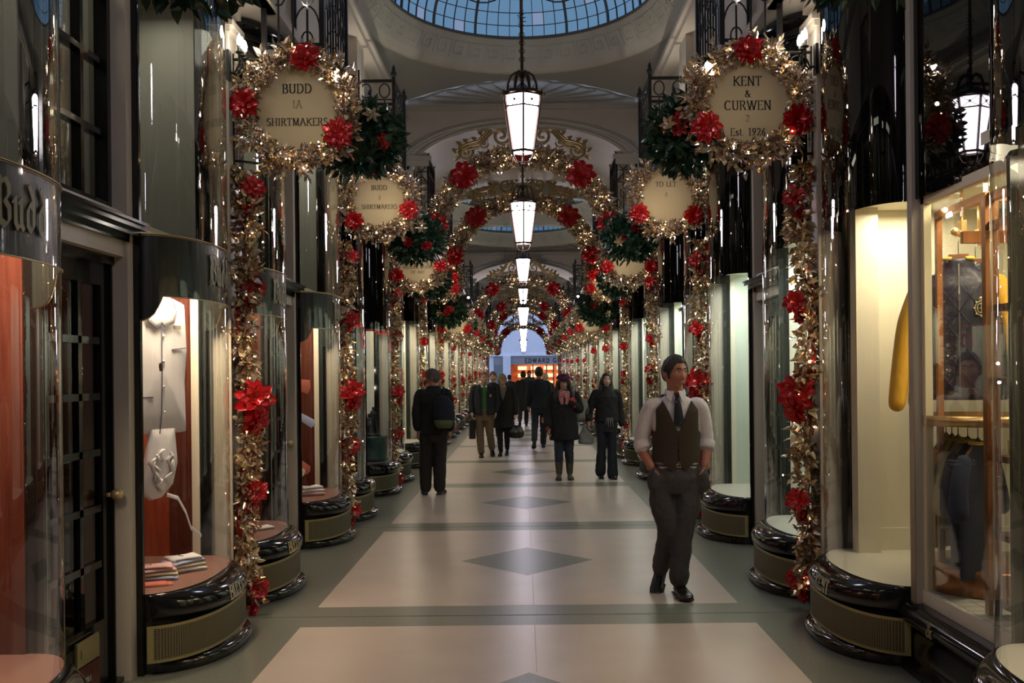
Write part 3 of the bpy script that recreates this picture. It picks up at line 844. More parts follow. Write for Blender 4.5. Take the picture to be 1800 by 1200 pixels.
# ---- wreath round each sign board (local: x to the right, y away from the viewer, z up, ring in the x-z plane)
RW = .345
def ring_pts(r, n=48): return [(r*math.cos(2*PI*i/n), 0, r*math.sin(2*PI*i/n)) for i in range(n+1)]
wre_var = []
for s in (1, 2):
    q = random.Random(20+s); m = foliage_path(ring_pts(RW), .085, 2400, q, (.036, .070), (0, 1, 1, 1, 2))
    for i in range(46):                                     # longer sprays
        a = q.uniform(0, 2*PI); c = Vector((RW*math.cos(a), q.uniform(-.05, .05), RW*math.sin(a))); d = Vector((math.cos(a), q.uniform(-.3, .3), math.sin(a)))
        d += Vector((-math.sin(a), 0, math.cos(a)))*q.uniform(-1, 1)
        for k in range(4): leaf(m, c+d.normalized()*(.05+.02*k), d+rv(q, .5), rv(q), .07, .034, q.choice((0, 1, 2)))
    o = obj('leaf_ring', m, ['leafg', 'leafs', 'leafp']); C.objects.unlink(o)
    b = bulbs([Vector((RW*math.cos(a)+q.uniform(-.06, .06), q.uniform(-.10, -.03), RW*math.sin(a)+q.uniform(-.06, .06))) for a in [q.uniform(0, 2*PI) for _ in range(16)]])
    bo = obj('fairy_lights', b, ['bulb']); C.objects.unlink(bo); wre_var.append((o, bo))
def make_wreath(loc, label, flowers, var=0, s=1.0):
    t = thing('leaf_wreath', label, 'wreath', loc, group='gold-leaf wreaths framing the hanging signs'); t.scale = (s, s, s)
    share('leaf_ring', wre_var[var][0], t); share('fairy_lights', wre_var[var][1], t, kind='stuff')
    for i, ang in enumerate(flowers):
        a = math.radians(ang); put_flower(t, (RW*math.cos(a), -.085, RW*math.sin(a)), (.2*math.cos(a), -1, .2*math.sin(a)), 1.08)
    return t
def make_sign(loc, side, label, lines):
    t = thing('hanging_sign', label, 'sign', loc, group='round shop signs hung over the passage')
    m = MB(); m.M = Matrix.Rotation(PI/2, 4, 'X'); m.lathe([(0, -.012), (.30, -.012), (.306, -.006), (.306, .006), (.30, .012), (0, .012)], 48, 0, False)
    sb = obj('sign_board', m, ['sign'], t)
    for txt, z, h, mi in lines:
        m = MB(); add_text(m, txt, h, lambda u, v, d: Vector((u, -.013-d, z+v)), 0, th=.002, track=.10); obj('sign_lettering', m, ['ink' if mi == 0 else 'inkf'], sb)
    m = MB(); sx = side
    m.tube([(sx*.45, .03, .36), (0, .03, .36)], .011, 6); m.tube([(sx*.45, .03, -.33), (sx*.2, .03, -.36), (0, .03, -.34)], .010, 6)
    m.tube([(sx*.45, .03, .40), (sx*.45, .03, -.38)], .012, 6)
    m.tube([(0, .02, .36), (0, .02, .29)], .008, 5); m.tube([(0, .02, -.34), (0, .02, -.29)], .008, 5)
    m.tube(circ(sx*.36, .27, .07, 14, y=.03), .006, 5, 0, True)
    obj('bracket', m, ['iron'], t)
    return t
SG = {
 (-1, 1): [('BUDD', .115, .062, 0), ('1A', .015, .05, 1), ('SHIRTMAKERS', -.105, .050, 0)],
 (1, 1): [('KENT', .125, .062, 0), ('&', .045, .048, 0), ('CURWEN', -.04, .062, 0), ('2', -.12, .045, 1), ('Est. 1926', -.215, .050, 0)],
 (-1, 2): [('BUDD', .115, .052, 0), ('3', .015, .045, 1), ('SHIRTMAKERS', -.085, .046, 0)],
 (1, 2): [('TO LET', .12, .052, 0), ('4', .01, .05, 1)],
 (-1, 3): [('ICONASTAS', .10, .050, 0), ('RUSSIAN WORKS', -.07, .044, 0), ('OF ART', -.14, .044, 0)],
 (1, 3): [('TO LET', .13, .045, 0), ('6', .03, .045, 1)],
 (-1, 4): [('GER', .0, .05, 0), ('BOOKS', -.10, .045, 0)],
 (1, 4): [('GAL', .12, .055, 0), ('FINE', -.04, .035, 1), ('WORKS', -.11, .035, 1)],
 (-1, 5): [('TAILORS', -.13, .055, 0)],
 (1, 5): [('FINE', -.05, .045, 0), ('JEWELLERY', -.15, .045, 0)],
}
ZS = {(-1, 1): 3.42, (1, 1): 3.43, (-1, 2): 3.47, (1, 2): 3.47, (-1, 3): 3.22, (1, 3): 3.26, (-1, 4): 3.36, (1, 4): 3.33, (-1, 5): 2.78, (1, 5): 2.78}
desc = {(-1,1): 'the BUDD 1A SHIRTMAKERS sign', (1,1): 'the KENT & CURWEN sign', (-1,2): 'the BUDD 3 SHIRTMAKERS sign', (1,2): 'the TO LET 4 sign',
        (-1,3): 'the RUSSIAN WORKS OF ART sign', (1,3): 'the blank-looking TO LET 6 sign', (-1,4): 'the half-hidden BOOKS sign', (1,4): 'the half-hidden GAL sign',
        (-1,5): 'the TAILORS sign', (1,5): 'the JEWELLERY sign'}
XS = 1.53
for k in range(1, 12):
    for side, sn in ((-1, 'left'), (1, 'right')):
        z = ZS.get((side, k), 2.85 if k > 5 else 3.3); y = PY(k); x = side*XS
        if PY(k) > YE-1: break
        what = desc.get((side, k))
        lab = ('round cream board on an iron bracket reading %s' % what.replace('the ', '').replace(' sign', '').replace('half-hidden ', '').replace('blank-looking ', '')) if what else 'small distant round cream sign board hung on the %s side' % sn
        make_sign((x, y, z), side, lab, SG.get((side, k), []))
        fl = {(-1,1): (78, 175, -32), (1,1): (92, -150, -22), (-1,2): (92, -140, -18), (1,2): (82, -150, -35), (-1,3): (-150, -5, 110), (1,3): (-20, 95, -160)}.get((side, k), (90, -150, -30))
        wl = ('gold-leaf wreath with red flowers around %s' % what) if what else 'tiny far gold-leaf wreath with red flowers on the %s side' % sn
        make_wreath((x, y-.03, z), wl, fl, (k+(side > 0)) % 2)
        if k < 8: point('wreath_fairy_glow', (x-side*.12, y-.42, z-.10), (.5 if k == 1 else 1.5), (1, .78, .5), .012)  # unseen lamp added to brighten the sign, standing in for the fairy bulbs

# ---- evergreen bunches hanging beside the wreaths
q = random.Random(5); m = MB()
for i in range(950):
    d = rv(q).normalized(); p = Vector((d.x*.28, d.y*.24, d.z*.22))*q.uniform(.55, 1.0)
    leaf(m, p, d+rv(q, .5), rv(q), q.uniform(.05, .085), q.uniform(.03, .045), 0, q.uniform(-.1, .4))
m.ell((0,0,0), (.19, .16, .15), 12, 8)
bunch_src = obj('evergreen_foliage', m, ['green']); C.objects.unlink(bunch_src)
for k in range(0, 10):
    for side, sn in ((-1, 'left'), (1, 'right')):
        if k == 0: loc = (side*1.08, 3.3, 3.10)
        else:
            z = {1: 3.30, 2: 3.10, 3: 3.0, 4: 2.80, 5: 2.72}.get(k, 2.75)
            loc = (side*(1.17 if k < 3 else 1.40), PY(k)+.35, z)
        lab = {0: 'dark green holly bunch cut by the top edge, %s side' % sn, 1: 'green holly bunch with gold stars behind the %s sign' % ('BUDD 1A' if side < 0 else 'KENT & CURWEN'),
               2: 'dark holly bunch with red flowers below the %s wreath' % ('BUDD 3' if side < 0 else 'TO LET 4'),
               3: 'dark holly bunch beside the %s wreath' % ('RUSSIAN WORKS OF ART' if side < 0 else 'TO LET 6'),
               4: 'round dark holly bunch above the %s sign' % ('TAILORS' if side < 0 else 'JEWELLERY')}.get(k, 'small far holly bunch hanging on the %s side' % sn)
        t = thing('holly_bunch', lab, 'evergreen bunch', loc, group='evergreen bunches hung under the balconets'); s = 1.18 if k != 4 else 1.35; t.scale = (s, s, s)
        t.rotation_euler = (0, 0, q.uniform(0, 6))
        share('evergreen_foliage', bunch_src, t)
        c, sn_ = math.cos(-t.rotation_euler.z), math.sin(-t.rotation_euler.z)
        for i in range(3):
            d = Vector((q.uniform(-1, 1), -1, q.uniform(-.6, .6))).normalized(); d = Vector((c*d.x-sn_*d.y, sn_*d.x+c*d.y, d.z))
            put_flower(t, (d.x*.26, d.y*.23, d.z*.2), d, .55)
        for i in range(2):
            d = Vector((q.uniform(-1, 1), -1, q.uniform(-.4, .8))).normalized(); d = Vector((c*d.x-sn_*d.y, sn_*d.x+c*d.y, d.z))
            o = share('gold_star', STARO, t, (d.x*.29, d.y*.26, d.z*.24), d.to_track_quat('Z', 'Y').to_euler())
        m = MB(); mm = t.rotation_euler.z
        m.tube([(0, 0, .1), (0, 0, 3.72-loc[2] if k else 3.72-3.1)], .006, 5); obj('hanger', m, ['iron'], t)

# ---- vertical garlands on the pilasters
gar_var = []
for s in (1, 2):
    q = random.Random(40+s); pts = []; z = 3.02
    while z > .06: pts.append((.02*math.sin(z*5+s)+q.uniform(-.02, .02), .025*math.sin(z*3.4+1.7*s)+q.uniform(-.02, .02), z)); z -= .09
    m = foliage_path(pts, .075, 1150, q, (.05, .10), (0, 0, 1, 2), out=.8, along=.55)
    for i in range(34):
        c = Vector(q.choice(pts)); d = rv(q); d.z *= .6; d.normalize()
        m.tube([c, c+d*.07, c+d*.12+Vector((0,0,-.02))], .002, 4, 0)
        for k in range(5): leaf(m, c+d*(.04+.02*k), d+rv(q, .6), rv(q), .065, .032, q.choice((0, 1, 2)))
    m.tube(pts, .006, 5, 0)
    o = obj('foil_leaves', m, ['leafg', 'leafs', 'leafp']); C.objects.unlink(o)
    m = MB(); rows = []
    for p in pts:
        w = .058+.014*math.sin(p[2]*9+s); a = .5*math.sin(p[2]*4.2+s); rows.append([(-.035+p[0]*.5+w*math.sin(a)*.5, p[1]-w*math.cos(a), p[2]), (-.03+p[0]*.5, p[1], p[2]), (-.035+p[0]*.5-w*math.sin(a)*.5, p[1]+w*math.cos(a), p[2])])
    m.grid(rows, 0, True); ro = obj('red_ribbon', m, ['redd']); C.objects.unlink(ro)
    b = bulbs([Vector(q.choice(pts))+rv(q, .05)+Vector((.04, 0, 0)) for _ in range(20)]); bo = obj('fairy_lights', b, ['bulb']); C.objects.unlink(bo)
    gar_var.append((o, ro, bo, pts))
for k in range(0, NB):
    if PY(k) > YE: break
    for side, sn in ((-1, 'left'), (1, 'right')):
        if k == 0: continue
        v = gar_var[(k+(side > 0)) % 2]
        nb = {1: 'beside the BUDD 1A shop' if side < 0 else 'beside the KENT & CURWEN window', 2: 'under the BUDD 3 sign' if side < 0 else 'under the TO LET 4 sign', 3: 'under the RUSSIAN WORKS OF ART sign' if side < 0 else 'under the TO LET 6 sign'}
        lab = 'full-height gold-leaf garland with red bows %s' % nb[k] if k in nb else 'distant gold-leaf garland with red bows, %s wall' % sn
        t = thing('pilaster_garland', lab, 'garland', (side*(XW-.14-.09), PY(k)-.03, 0), (0, 0, 0 if side < 0 else PI), 'vertical garlands climbing the pilasters')
        share('foil_leaves', v[0], t); share('red_ribbon', v[1], t); share('fairy_lights', v[2], t, kind='stuff')
        zs = (2.86, 2.24, 1.46, .86, .17) if side < 0 else (2.8, 2.1, 1.50, .74, .22)
        for i, z in enumerate(zs):
            if k > 2: z += rr.uniform(-.16, .16)
            yo = -.04 if side < 0 else .04
            big = (1.35 if i == 2 else .85) if k < 3 else rr.uniform(.65, 1.0)
            f = (.55, -1, .1) if side < 0 else (.55, 1, .1)
            put_flower(t, (.07, yo, z+rr.uniform(-.03, .03)), f, big)
            if i == 2: put_flower(t, (.09, yo*1.6, z-.15), (1.0, f[1]*.6, -.4), 1.1 if k < 3 else .7)
            elif k < 4: put_flower(t, (.04, yo*.5, z-.12), (.9, f[1]*.4, -.2), .62)

# ---- garland arches across the passage
def arch_path(n=60, zend=3.34):
    R0, zc0 = 1.314, 3.478; a_end = math.asin((zend-zc0)/R0)
    return [(R0*math.cos(PI-a_end-(PI-2*a_end)*i/n), 0, zc0+R0*math.sin(PI-a_end-(PI-2*a_end)*i/n)) for i in range(n+1)]
q = random.Random(60); ap = arch_path()
m = foliage_path(ap, .19, 5600, q, (.06, .11), (0, 1, 1, 2), out=.8, along=.45)
arch_leaf = obj('foil_leaves', m, ['leafg', 'leafs', 'leafp']); C.objects.unlink(arch_leaf)
b = bulbs([Vector(q.choice(ap))+rv(q, .07)+Vector((0, -.08, 0)) for _ in range(95)]); arch_bulb = obj('fairy_lights', b, ['bulb']); C.objects.unlink(arch_bulb)
def spiral(cx, cz, r0, turns, a0, dr, n=30):
    return [(cx+(r0*(1-dr*i/n))*math.cos(a0+turns*2*PI*i/n), 0, cz+(r0*(1-dr*i/n))*math.sin(a0+turns*2*PI*i/n)) for i in range(n+1)]
m = MB()
for sx in (-1, 1):
    def mir(pts): return [(sx*p[0], p[1], p[2]) for p in pts]
    # large S scroll sweeping down from the crown, inner volute, outer volute and acanthus leaves
    big = [(.06, 0, 5.02), (.16, 0, 5.10), (.30, 0, 5.13), (.44, 0, 5.07), (.55, 0, 4.95), (.64, 0, 4.86), (.76, 0, 4.84), (.86, 0, 4.80), (.92, 0, 4.70)]
    for off, r in ((0, .026), (-.05, .018), (-.095, .014)): m.tube(mir([(p[0], p[1]-.01, p[2]+off) for p in big]), [r*(.6+.4*math.sin(PI*i/8)) for i in range(9)], 7)
    m.tube(mir(spiral(.30, 4.94, .15, 1.6, PI*.5, .85)), .022, 7); m.tube(mir(spiral(.80, 4.72, .13, -1.7, PI*.3, .85)), .020, 7)
    m.tube(mir(spiral(.56, 4.83, .07, 1.3, PI, .8)), .014, 6)
    for i in range(9):
        p = Vector(mir([big[i]])[0]); d = Vector((sx*.6, -.15, .35+.1*(i % 2))); leaf(m, p, d, Vector((0, -1, 0)), .12, .07, 0, .3)
        leaf(m, p+Vector((0, 0, -.05)), Vector((sx*.5, -.2, -.5)), Vector((0, -1, 0)), .11, .06, 0, .2)
scroll_src = obj('gilded_scrollwork', m, ['scroll']); C.objects.unlink(scroll_src)
ARCH = [(14.95, 0, 1.0), (18.9, 0, 1.0), (28.7, -.52, 1.0), (40.5, -.24, 1.0), (44.4, -.40, 1.0), (51.6, -.78, 1.0)]
al = ['foremost garland arch with gilded scrolls, nearest to the big lantern', 'second garland arch with gilded scrolls, seen through the first', 'third garland arch with gilded scrolls, beyond the second dome',
      'fourth garland arch, small and far', 'fifth garland arch, small and far', 'last garland arch framing the blue-lit street exit']
for (y, dz, s), lab in zip(ARCH, al):
    t = thing('garland_arch', lab, 'garland arch', (0, y, dz), group='garland arches spanning the passage')
    share('foil_leaves', arch_leaf, t); share('fairy_lights', arch_bulb, t, kind='stuff')
    if y < 52: share('gilded_scrollwork', scroll_src, t, (0, -.05, .13))
    for sx in (-1, 1):
        for x, z, fs in ((.85, 4.48, 2.1), (1.26, 3.76, 1.9), (1.30, 3.40, 1.3)): put_flower(t, (sx*x, -.20, z), (sx*.15, -1, 0), fs)
    put_flower(t, (0, -.18, 4.74), (0, -1, 0), 1.1)
    zt = 5.95 if 43 < y < 47 else 5.25
    for sx in (-.5, .5):
        m = MB(); m.tube([(sx, 0, 4.66), (sx, 0, (zt-dz) if y > 31 else (5.86 if y > 20 else 5.1))], .004, 4)
        obj('hanging_wire', m, ['iron'], t)

# ------------------------------------------------------------------ lanterns
def hexr(r, z, n=6, a0=PI/6): return [Vector((r*math.cos(a0+2*PI*i/n), r*math.sin(a0+2*PI*i/n), z)) for i in range(n)]
def build_lantern():
    """origin at the centre of the glass body, body .60 high"""
    t = thing('hanging_lantern', 'x', 'lantern', group='hexagonal lanterns hung along the middle of the passage')
    rt, rm, rb = .222, .205, .130; zt, zm, zb = .30, .165, -.30; a0 = PI/2+.05
    T, Mi, B = hexr(rt, zt, a0=a0), hexr(rm, zm, a0=a0), hexr(rb, zb, a0=a0)
    for i in range(6):
        j = (i+1) % 6; m = MB()
        m.add([B[i]*.985, B[j]*.985, Mi[j]*.985, Mi[i]*.985], [(0,1,2,3)]); m.add([Mi[i]*.985, Mi[j]*.985, T[j]*.985, T[i]*.985], [(0,1,2,3)])
        obj('glass_pane', m, ['lanternpane'], t)
    m = MB()
    for i in range(6):
        j = (i+1) % 6
        m.bar(B[i]*1.01, T[i]*1.01, .024); m.bar(B[i]*1.01, B[j]*1.01, .024); m.bar(Mi[i]*1.01, Mi[j]*1.01, .016); m.bar(T[i], T[j], .03)
        m.bar(Mi[i], T[j], .007); m.bar(Mi[j], T[i], .007); c = (Mi[i]+T[j]+Mi[j]+T[i])/4; m.ell(c, .018, 8, 6)
        m.ell(T[i]*1.06, (.012, .012, .03), 6, 5)
    m.lathe([(.235, .30), (.255, .315), (.25, .335), (.20, .35), (.12, .385), (.05, .42), (.02, .45)], 6)
    for i in range(3):                                   # crown straps rising to the stem
        for sg in (0, PI):
            a = i*PI/3+sg; c, s = math.cos(a), math.sin(a)
            m.tube([(c*.16, s*.16, .36), (c*.155, s*.155, .44), (c*.12, s*.12, .53), (c*.07, s*.07, .565), (c*.03, s*.03, .55), (c*.015, s*.015, .50)], .012, 6)
    m.tube([(0, 0, .40), (0, 0, .64)], .018, 8)
    obj('lantern_frame', m, ['lframe'], t)
    m = MB()
    for i in range(6):
        a = i*PI/3+a0; c, s = math.cos(a), math.sin(a)
        m.tube([(c*.13, s*.13, -.31), (c*.12, s*.12, -.36), (c*.09, s*.09, -.41), (c*.03, s*.03, -.43)], .008, 6)
    m.tube([(.05*math.cos(2*PI*i/16), .05*math.sin(2*PI*i/16), -.425) for i in range(16)], .008, 5, 0, True); m.ell((0, 0, -.44), .02, 8, 6)
    obj('bottom_basket', m, ['lframe'], t)
    return t
lan = build_lantern()
refresh()
LAN = [(3.3, None, .77, 6.75), (-2.0, None, .77, 6.75), (8.6, 218, .77, 5.80), (11.9, 392, .77, 6.70), (21.25, 475, .77, 6.22), (31.05, 521, .77, 5.25), (26.75, 556, .77, 6.33), (38.9, 588, .77, 5.25), (43.6, 608, .77, 5.86)]
ll = ['lantern overhead in front of the viewer, above the picture', 'lantern behind the viewer', 'largest lit white lantern, hanging in front of the big blue dome', 'second lit lantern, hanging just below and behind the large one', 'third lit lantern, under the far dome', 'fourth lit lantern down the middle of the passage',
      'fifth lit lantern down the middle of the passage', 'sixth lit lantern, small, over the far people', 'last tiny lit lantern against the blue exit']
for i, ((y, py, s, ztop), lab) in enumerate(zip(LAN, ll)):
    z = 3.95 if py is None else 1.62+(655-py)*y/1800
    o = lan if i == 0 else copy_tree(lan)
    o.location = (0, y, z); o.scale = (s, s, s); o['label'] = lab
    m = MB(); L = (ztop-z)/s
    m.tube([(0, 0, .6), (0, 0, L)], .016, 8)
    for kk in range(8): m.tube([(.03*math.cos(aa), 0 if kk % 2 else .03*math.sin(aa), .66+kk*.045+.028*math.sin(aa)) if kk % 2 else (0, .02*math.cos(aa), .66+kk*.045+.028*math.sin(aa)) for aa in [2*PI*j/10 for j in range(10)]], .005, 4, 0, True)
    if i == 2:
        m.tube([(.05*math.sin(PI*f/24)*math.cos(f*1.9), .05*math.sin(PI*f/24)*math.sin(f*1.9), 1.0+f*.012) for f in range(25)], .004, 4)
    obj('hanging_rod', m, ['lframe'], o)
    point('lantern_glow', (0, y, z-.75*s), 0.01, (.95, .9, 1.0), .05)
# remove the placeholder glow lamps (the panes themselves light the passage)
for o in [o for o in bpy.data.objects if o.name.startswith('lantern_glow')]: bpy.data.objects.remove(o)

# ------------------------------------------------------------------ iron balconets over the pilasters
def balconet():
    m = MB(); x0, x1, y0, y1, z0, z1 = .0, .40, .10, 1.05, 0, .92     # local x towards the passage
    t = thing('iron_balconet', 'x', 'balcony railing', group='wrought-iron balconets above the pilasters')
    def panel(a, b):
        a = Vector(a); b = Vector(b); L = (b-a).length; d = (b-a)/L
        def P(s, z): return a+d*s+Vector((0, 0, z))
        for z, w in ((.04, .02), (.72, .014), (.92, .03)): m.bar(P(0, z), P(L, z), w)
        n = max(2, round(L/.11))
        for i in range(n+1): m.bar(P(L*i/n, .04), P(L*i/n, .72), .012)
        n2 = max(1, round(L/.19))
        for i in range(n2):
            c = L*(i+.5)/n2; m.tube([P(c+.055*math.cos(2*PI*j/14), .815+.075*math.sin(2*PI*j/14)) for j in range(14)], .008, 5, 0, True)
            w = L/n2/2
            m.tube([P(c+w*math.cos(PI*j/10), .45+.2*math.sin(PI*j/10)) for j in range(11)], .007, 5)
            m.tube([P(c+.045*math.cos(2*PI*j/12), .38+.07*math.sin(2*PI*j/12)) for j in range(12)], .007, 5, 0, True)
    panel((0, y0, z0), (x1, y0, z0)); panel((x1, y0, z0), (x1, y1, z0)); panel((x1, y1, z0), (0, y1, z0))
    for px, py in ((x1, y0), (x1, y1), (0, y0), (0, y1)):
        m.bar((px, py, -.05), (px, py, .96), .034); m.lathe([(.012, .96), (.03, .98), (.034, 1.01), (.018, 1.03), (.022, 1.05), (.006, 1.09), (0, 1.10)], 8, c=(px, py))
    obj('railing', m, ['iron'], t)
    m = MB(); m.box(-.02, x1+.03, y0-.03, y1+.03, -.06, 0); m.box(-.02, x1-.05, y0+.05, y1-.05, -.09, -.06)
    obj('floor_slab', m, ['iron'], t)
    for yy in (y0+.06, y1-.06):
        m = MB()
        m.tube([(x1-.03, yy, -.08), (x1-.05, yy, -.16), (x1-.16, yy, -.20), (.1, yy, -.26), (.02, yy, -.34)], .016, 7)
        m.tube([(x1-.10+.05*math.cos(2*PI*j/12), yy, -.15+.05*math.sin(2*PI*j/12)) for j in range(12)], .007, 5, 0, True)
        obj('bracket', m, ['iron'], t)
    return t
bal = balconet(); refresh(); first = True
for k in range(1, 12):
    if PY(k) > YE-1: break
    for side, sn in ((-1, 'left'), (1, 'right')):
        dz = 0 if k < 5 else -.35
        lab = {1: 'black iron balconet nearest the viewer on the %s side', 2: 'black iron balconet with ball finials, second on the %s side', 3: 'black iron balconet beside the foremost arch, %s side'}.get(k, 'distant black iron balconet on the %s side') % sn
        o = bal if first else copy_tree(bal); first = False
        o.location = (side*1.78, PY(k), 3.86+dz); o.scale = (-side, 1, 1); o['label'] = lab

# ------------------------------------------------------------------ candle sconces and small spotlights
def sconce():
    t = thing('candle_sconce', 'x', 'wall lamp', group='candle sconces on the pilasters')
    m = MB(); m.box(-.0, .02, -.03, .03, -.22, -.02)
    for yy in (-.07, 0, .07):
        m.tube([(.01, 0, -.16), (.06, yy*.5, -.18), (.10, yy, -.13), (.10, yy, -.06)], .006, 6); m.lathe([(.0, -.065), (.025, -.06), (.025, -.052), (.01, -.05), (.01, -.01)], 8, c=(.10, yy))
    obj('arm', m, ['iron'], t)
    for yy in (-.07, 0, .07):
        m = MB(); m.lathe([(0, -.01), (.013, .0), (.016, .025), (.010, .05), (0, .07)], 8, c=(.10, yy)); obj('candle_bulb', m, ['bulbw'], t)
    return t
s0 = sconce(); refresh(); first = True
for k in (1, 2, 3, 4):
    for side, sn in ((-1, 'left'), (1, 'right')):
        o = s0 if first else copy_tree(s0); first = False
        o.location = (side*(XW-.16), PY(k)-.17, 3.80); o.rotation_euler = (0, 0, 0 if side < 0 else PI)
        o['label'] = 'three-candle wall sconce above the %s garland, %s side' % (ordn[k-1], sn)
        point('sconce_light', (side*(XW-.32), PY(k)-.17, 3.90), .45, WARM2, .04)
def spotlamp():
    t = thing('small_spotlight', 'x', 'spotlight', group='small spotlights under the balconets')
    m = MB(); m.lathe([(.02, .0), (.035, .01), (.035, .09), (.015, .11)], 12); m.tube([(0, 0, .1), (0, .02, .16)], .006, 6); obj('lamp_can', m, ['iron'], t)
    m = MB(); m.ell((0, 0, -.003), (.028, .028, .014), 10, 6); obj('lamp_bulb', m, ['bulbw'], t)
    return t
s1 = spotlamp(); refresh(); first = True
for (x, y, z, side, lab) in ((-1.255, 6.95, 3.80-.16, -1, 'bright bare spotlight beside the BUDD 1A wreath'), (1.255, 6.95, 3.80-.12, 1, 'bright bare spotlight above the KENT & CURWEN wreath'),
                          (-1.25, 23.4, 3.35, -1, 'small bright spotlight far down the left side'), (1.25, 23.4, 3.35, 1, 'small bright spotlight far down the right side')):
    o = s1 if first else copy_tree(s1); first = False
    o.location = (x, y-.05, z); o.rotation_euler = (-.9, 0, 0); o['label'] = lab
# uplights on the balconets wash the vault
for k in (1, 2):
    for side in (-1, 1):
        spot('vault_uplight', (side*1.5, PY(k)+.1, 4.15), 18, (1, .93, .82), (PI, side*-.45, 0), 2.2, .03)
for y in (21.5, 25.5): 
    for side in (-1, 1): spot('vault_uplight', (side*1.4, y, 3.9), 12, (1, .93, .82), (PI, side*-.4, 0), 2.2, .03)
# ------------------------------------------------------------------ cloth, skin and soft-body helpers
M['skin'] = mat('skin', (0.44, 0.19, 0.125), 0.5, noise=(14, (0.38, 0.145, 0.095)))
M['skinp'] = mat('pale_skin', (0.58, 0.33, 0.25), 0.5)
M['lip'] = mat('lips', (0.40, 0.12, 0.10), 0.45)
M['eyew'] = mat('eye_white', (0.6, 0.56, 0.52), 0.3); M['iris'] = mat('iris', (0.02, 0.014, 0.01), 0.2)
M['hairb'] = mat('dark_brown_hair', (0.020, 0.012, 0.008), 0.5, bump=(160, .5))
M['hairg'] = mat('grey_brown_hair', (0.09, 0.07, 0.055), 0.55, bump=(160, .4))
M['hairbl'] = mat('ash_blonde_hair', (0.40, 0.30, 0.17), 0.5, bump=(120, .4))
M['hairr'] = mat('ginger_hair', (0.20, 0.09, 0.04), 0.5, bump=(120, .4))
M['hairk'] = mat('black_hair', (0.012, 0.009, 0.008), 0.4, bump=(120, .4))
M['shirt'] = mat('white_shirt_cotton', (0.66, 0.60, 0.62), 0.75, bump=(25, .25))
M['tweed'] = mat('brown_tweed', (0.050, 0.035, 0.020), 0.9, noise=(120, (0.032, 0.024, 0.015)))
M['tweedb'] = mat('waistcoat_back_satin', (0.035, 0.028, 0.022), 0.5)
M['slate'] = mat('slate_grey_wool', (0.060, 0.055, 0.058), 0.85, noise=(60, (0.044, 0.040, 0.043)))
M['leather'] = mat('black_leather', (0.010, 0.009, 0.009), 0.28)
M['blackwool'] = mat('black_wool', (0.010, 0.009, 0.009), 0.9, noise=(40, (0.016, 0.014, 0.013)))
M['browntr'] = mat('dark_brown_cotton', (0.022, 0.016, 0.013), 0.85)
M['navy'] = mat('navy_cloth', (0.007, 0.009, 0.018), 0.8)
M['khaki'] = mat('khaki_cotton', (0.15, 0.10, 0.058), 0.8, noise=(30, (0.12, 0.08, 0.045)))
M['denim'] = mat('blue_denim', (0.032, 0.042, 0.062), 0.85, noise=(30, (0.022, 0.03, 0.045)))
M['greenj'] = mat('green_jumper', (0.06, 0.17, 0.055), 0.85)
M['purple'] = mat('purple_felt', (0.085, 0.022, 0.07), 0.9)
M['scarf'] = mat('red_pink_scarf', (0.42, 0.07, 0.08), 0.85, noise=(25, (0.55, 0.36, 0.33)))
M['glove'] = mat('red_glove', (0.42, 0.03, 0.04), 0.8)
M['greycard'] = mat('grey_knit', (0.24, 0.21, 0.18), 0.9)
M['olive'] = mat('olive_canvas', (0.12, 0.13, 0.05), 0.8)
M['bagc'] = mat('grey_carrier_bag', (0.20, 0.20, 0.17), 0.5)
M['bootp'] = mat('mottled_brown_boot', (0.10, 0.075, 0.05), 0.5, noise=(35, (0.025, 0.02, 0.015)))
ctex = bpy.data.textures.new('cloth_folds', 'CLOUDS'); ctex.noise_scale = .09; ctex.noise_depth = 2
def stack(m, rings, n=22, mi=0):
    """closed loft through horizontal ellipses (cx, cy, z, rx, ry)"""
    rows = [[(cx+rx*math.cos(2*PI*j/n), cy+ry*math.sin(2*PI*j/n), z) for j in range(n)] for cx, cy, z, rx, ry in rings]
    m.grid(rows, mi, True, True); b = len(m.v)
    m.add(rows[0], [tuple(range(n-1, -1, -1))], mi, True); m.add(rows[-1], [tuple(range(n))], mi, True)
def remeshed(name, m, mt, parent, vox=.012, fold=0.0, smooth=2, **kw):
    o = obj(name, m, mt, parent, **kw)
    r = o.modifiers.new('union', 'REMESH'); r.mode = 'VOXEL'; r.voxel_size = vox; r.use_smooth_shade = True
    if smooth: s = o.modifiers.new('soft', 'SMOOTH'); s.factor = .5; s.iterations = smooth
    if fold: d = o.modifiers.new('folds', 'DISPLACE'); d.texture = ctex; d.strength = fold; d.mid_level = .5; d.texture_coords = 'LOCAL'
    return o
def limb(m, pts, rs, n=14):
    """tapering limb with rounded joints, interpolated so the bends are soft"""
    P = [Vector(p) for p in pts]; out = []; rad = []
    for i in range(len(P)-1):
        p0 = P[max(i-1, 0)]; p1 = P[i]; p2 = P[i+1]; p3 = P[min(i+2, len(P)-1)]
        for k in range(6):
            t = k/6; a = .5*((2*p1)+(p2-p0)*t+(2*p0-5*p1+4*p2-p3)*t*t+(3*p1-p0-3*p2+p3)*t**3)
            out.append(a); rad.append(rs[i]+(rs[i+1]-rs[i])*t)
    out.append(P[-1]); rad.append(rs[-1]); m.tube(out, rad, n)
    m.ell(P[0], rs[0]*.98, 10, 8); m.ell(P[-1], rs[-1]*.98, 10, 8)
